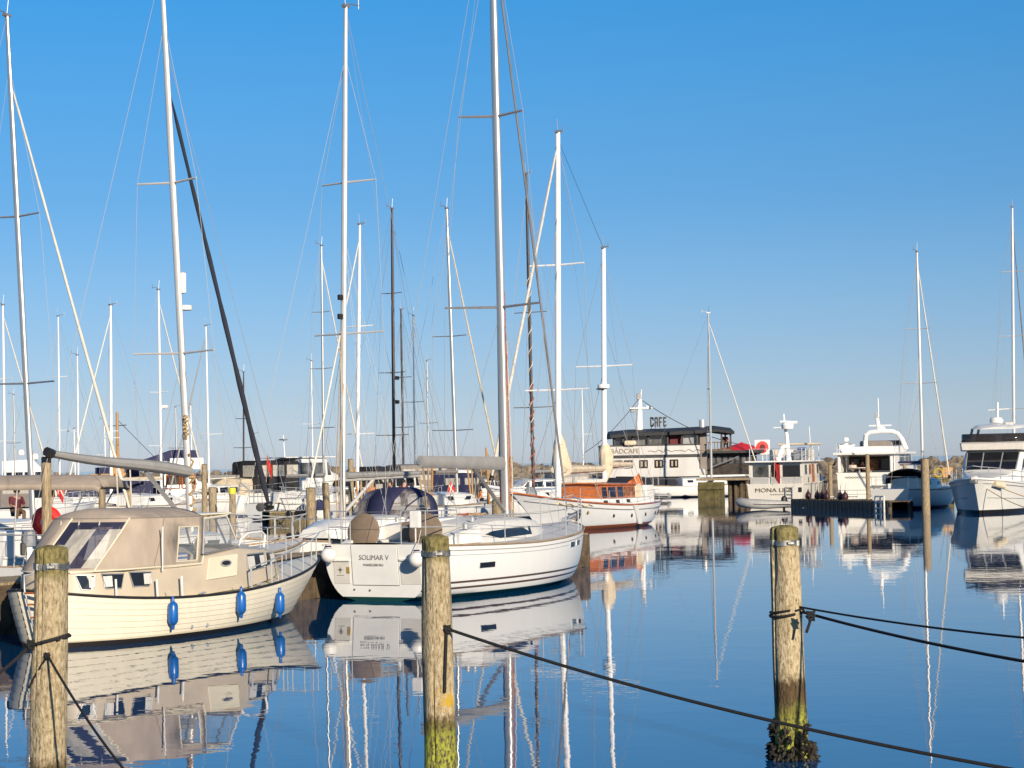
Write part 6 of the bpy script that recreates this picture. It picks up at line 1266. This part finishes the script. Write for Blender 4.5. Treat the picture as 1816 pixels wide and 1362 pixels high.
for f in (-.90, -.33, .33, .90): tb(wsc, 'windscreen_mullion', [Vector((pa[0], pa[2] * f, pa[1])) + off * 1.2, Vector((pb[0], pb[2] * f, pb[1])) + off * 1.2], .035, M['frame'], 5)
for sd in (-1, 1): window(MY, YST, [(2.6, 2.05), (7.2, 2.05), (6.75, 2.72), (2.6, 2.76)], sd); window(MY, YST, [(7.3, 2.05), (7.85, 2.0), (7.2, 2.55), (6.95, 2.68)], sd)
t = MB(); trunk(t, [(1.2, 1.75, 1.78, 3.02, 3.4), (6.4, 1.75, 1.80, 3.04, 3.46), (7.25, 1.60, 1.64, 3.06, 3.50), (7.45, 1.5, 1.55, 3.10, 3.42)], .0); t.build('flybridge', M['mwhite'], MY, smooth=True, angle=30)
sc_ = MB(); pth = [(3.0, -1.78), (6.3, -1.74), (7.0, -1.55), (7.25, -.9), (7.3, 0), (7.25, .9), (7.0, 1.55), (6.3, 1.74), (3.0, 1.78)]
sc_.rings([[Vector((x, y, 3.46)) for x, y in pth], [Vector((x - .1, y * .99, 3.92)) for x, y in pth]], closed=False, cap=False); sc_.build('wind_deflector', M['smoke'], MY, smooth=True, angle=20).modifiers.new('t', 'SOLIDIFY').thickness = .02
bx(MY, 'flybridge_seat_cover', (5.6, .9, 3.66), (1.4, 1.2, .42), M['cbrown'], .15); bx(MY, 'flybridge_seat_cover', (5.6, -.6, 3.64), (1.2, .9, .4), M['cbrown'], .15)
t = MB(); trunk(t, [(2.0, 1.45, 1.2, 4.22, 4.34), (4.0, 1.5, 1.25, 4.25, 4.42), (5.2, 1.35, 1.0, 4.20, 4.34), (5.6, .9, .6, 4.16, 4.22)], .06); t.build('hardtop', M['white'], MY, smooth=True, angle=40)
for x, y in ((2.4, 1.4), (2.4, -1.4), (4.9, 1.35), (4.9, -1.35)): tb(MY, 'hardtop_leg', [(x, y * 1.15, 3.4), (x, y, 4.24)], .07, M['frame'], 6)
MB().lathe([(.12, -.12), (.34, -.1), (.36, .05), (.26, .17), (.05, .2)], (3.6, -.3, 4.62), 16).build('radome', M['fwhite'], MY, smooth=True); tb(MY, 'radar_mast', [(3.2, -.3, 4.4), (3.0, -.3, 5.6)], .05, M['paint'], 6); tb(MY, 'mast_yard', [(3.0, -.8, 5.2), (3.0, .3, 5.25)], .03, M['paint'], 5)
bx(MY, 'hardtop_vent', (4.6, .5, 4.45), (.5, .4, .14), M['mwhite'], .05)
for sd in (-1, 1): guard(MY, my_, (5.5, 7.0, 8.4, 9.8, 11.0, 12.2), sd, .55, r=.018, lines=(.5, .98), lr=.013)
pulpit(MY, my_, 12.2, .55, r=.02)
tb(MY, 'bow_roller', [(13.0, 0, 1.78), (13.9, 0, 1.72)], .09, M['fwhite'], 8); bx(MY, 'anchor', (13.75, 0, 1.58), (.35, .36, .22), M['band'], .05)
tb(MY, 'bow_fender', [my_.pt(.95, .8, 1, .14) + Vector((0, 0, .1)), my_.pt(.90, .8, 1, .14)], .15, M['creamc'], 10)
rope('slack mooring line from the motor yacht bow to the water at the right edge', [('line', sag(MM @ my_.pt(.97, .7, 1, .03), MM @ Vector((Ly + 2.5, 4.0, .05)), .25)), ('line', sag(MM @ my_.pt(.90, .75, 1, .03), MM @ Vector((Ly + .5, 5.0, .3)), .2))], .022, M['ropet'])
sun_sh = None
# ------------------------------------------------------------------ rock breakwater, sea wall block
rg = random.Random(3)
def boulders(name, p, q, w, h, n, r0, r1):
    p, q = Vector(p), Vector(q); d = (q - p).normalized(); nn = Vector((-d.y, d.x, 0)); mb = MB()
    core = [p - nn * w * .45, q - nn * w * .45, q + nn * w * .45, p + nn * w * .45]
    mb.rings([[c for c in core], [p - nn * w * .08 + Vector((0, 0, h * .8)), q - nn * w * .08 + Vector((0, 0, h * .8)), q + nn * w * .08 + Vector((0, 0, h * .8)), p + nn * w * .08 + Vector((0, 0, h * .8))]])
    for k in range(n):
        t = rg.random(); s = rg.uniform(-1, .6); c = p.lerp(q, t) + nn * s * w * .5; c.z = h * (1 - abs(s)) * .95 + rg.uniform(-.2, .15); r = rg.uniform(r0, r1)
        a = [Vector((rg.uniform(-1, 1), rg.uniform(-1, 1), rg.uniform(-.7, .7))) for _ in range(9)]; b = len(mb.v)
        rings = []
        for z_, k_ in ((-.7, .55), (-.25, 1.0), (.3, .95), (.72, .5)):
            rings.append([c + Vector((math.cos(2 * math.pi * i / 7) * r * k_ * rg.uniform(.78, 1.2), math.sin(2 * math.pi * i / 7) * r * k_ * rg.uniform(.78, 1.2) * .85, z_ * r * rg.uniform(.6, .95))) for i in range(7)])
        mb.rings(rings)
    o = mb.build(name, M['rock']); o['kind'] = 'structure'; return o
boulders('rock_breakwater', (-140, 236, 0), (75, 236, 0), 9, 2.35, 1500, .55, 1.15)
boulders('rock_breakwater', (40, 172, 0), (130, 165, 0), 8, 2.3, 900, .5, 1.0)
boulders('rock_breakwater', (-14, 205, 0), (18, 208, 0), 7, 2.3, 500, .45, 1.0)
bw = onz(1652, 880); sw = Survey(atY(1650, 850, 126), 0)
cb = thing('concrete_block', 'mossy concrete quay block with a ring, right of the shaded sloop mast', 'quay block', (sw.o.x, sw.o.y, 0), 0)
bx(cb, 'block', (.75, .8, .7), (1.5, 1.6, 1.5), M['algae'], .06); MB().tube([Vector((.5 + .26 * math.cos(a), -.06, 1.75 + .26 * math.sin(a))) for a in [k * math.pi / 8 for k in range(17)]], .07, 6).build('mooring_ring', M['yellow2'], cb, smooth=True); bx(cb, 'cap_stone', (1.15, .7, 1.75), (.7, 1.2, .7), M['honey'], .05)
# ------------------------------------------------------------------ people on the pier behind the yacht
for px, py, Y, rz, tp, lg, ps, lb in ((641, 872, 96, 200, 'cblack', 'cbrown', 'stand', 'person in dark jacket and brown trousers left of the one in orange'), (657, 870, 97, 250, 'corange', 'cbrown', 'stand', 'person in an orange jacket seen below the grey sail cover'), (692, 868, 98, 180, 'cred', 'cblack', 'stand', 'person in maroon above the navy sprayhood, left one of two'), (716, 868, 99, 300, 'cred', 'cblack', 'stand', 'person in maroon above the navy sprayhood, right one of two'), (731, 868, 99, 200, 'cwhite', 'cblue', 'stand', 'person in pale shirt right of the two in maroon'), (851, 874, 100, 200, 'corange', 'cblack', 'stand', 'person bending in orange at the right end of the boarded pier'), (29, 884, 66, 300, 'cred', 'cbrown', 'sit', 'person in maroon sitting on a boat at the far left under the bimini')):
    p = atY(px, py, Y); zf = p.z - (1.25 if ps == 'stand' else .5)
    person((p.x, p.y, zf), R(rz), lb, M[tp], M[lg], ps)
flag(atY(790, 884, 97), R(200), .6, 'red and white flag on the boat by the boarded pier', .95, tilt=.3, droop=.8)
flag(atY(93, 893, 62), R(200), .62, 'red and white flag just right of the tall post at left', 1.0, tilt=.15, droop=.9)
# ------------------------------------------------------------------ loose gear on the piers
def gear(px, py, Y, kind, label, mat, s=1.):
    p = atY(px, py, Y); o = thing(kind, label, kind.replace('_', ' '), p, rg.uniform(0, 3))
    return o, s
for px, py, Y, lb, mt in ((566, 895, 62, 'dark tarpaulin bundle between the two weathered posts', 'navy'), (660, 900, 92, 'dark sail bag lying behind the navy sprayhood', 'cblack'), (748, 905, 80, 'folded black tarpaulin at the left end of the boarded pier', 'blackc'), (815, 872, 112, 'navy canvas heap behind the boarded pier', 'navy'), (940, 872, 96, 'slate blue tarpaulin hump left of the ketch main mast', 'grey')):
    o, _ = gear(px, py, Y, 'canvas_bundle', lb, None); k = Y / 3480 * 11
    MB().lathe([(k * 1.15, -k * .9), (k * 1.2, -.3 * k), (k * .8, k * .5), (k * .25, k * .85), (.01, k * .8)], n=9).build('bundle', M[mt], o, smooth=True); tb(o, 'lashing', [(-k * .9, -k * .8, -k * .4), (0, -k * .6, k * .6), (k * .9, -k * .7, -k * .4)], k * .07, M['wirel'], 5)
for px, py, Y, h_, lb in ((638, 893, 94, 1.7, 'leaning tan plank propped between the people on the pier'), (765, 893, 95, 2.2, 'bundle of tan sail battens by the left end of the boarded pier'), (836, 876, 98, 1.9, 'upright brown oar bundle behind the boarded pier'), (868, 880, 97, 2.4, 'tall pale boat hook leaning near the massive timber dolphin')):
    o, _ = gear(px, py, Y, 'pole_bundle', lb, None)
    for k in range(4): tb(o, 'pole', [(.09 * k, .05 * k, -.4), (.09 * k + .22 * (k - 1), .1, h_ - .18 * k)], .045, M[('honey', 'ropet', 'tand', 'ropet')[k]], 6)
for px, py, Y, lb in ((520, 905, 97, 'grey steel trolley with a wire basket on the low jetty'), (462, 892, 92, 'steel basket trolley below the black canopied cruiser stern')):
    o, _ = gear(px, py, Y, 'trolley', lb, None); q = MB()
    for z_ in (0, .3, .6):
        q.tube([(-.5, -.3, z_), (.5, -.3, z_), (.5, .3, z_), (-.5, .3, z_), (-.5, -.3, z_)], .02, 4)
    for k in range(6): q.tube([(-.5 + .2 * k, -.3, 0), (-.5 + .2 * k, -.3, .6)], .015, 4)
    q.build('basket', M['frame'], o); tb(o, 'handle', [(-.5, -.3, .6), (-.9, -.3, .95), (-.9, .3, .95), (-.5, .3, .6)], .025, M['frame'], 5)
    for y in (-.32, .32): MB().lathe([(.04, -.04), (.2, -.03), (.2, .03), (.04, .04)], (0, y, -.2), 14, axis=Vector((0, 1, 0))).build('wheel', M['black'], o, smooth=True)
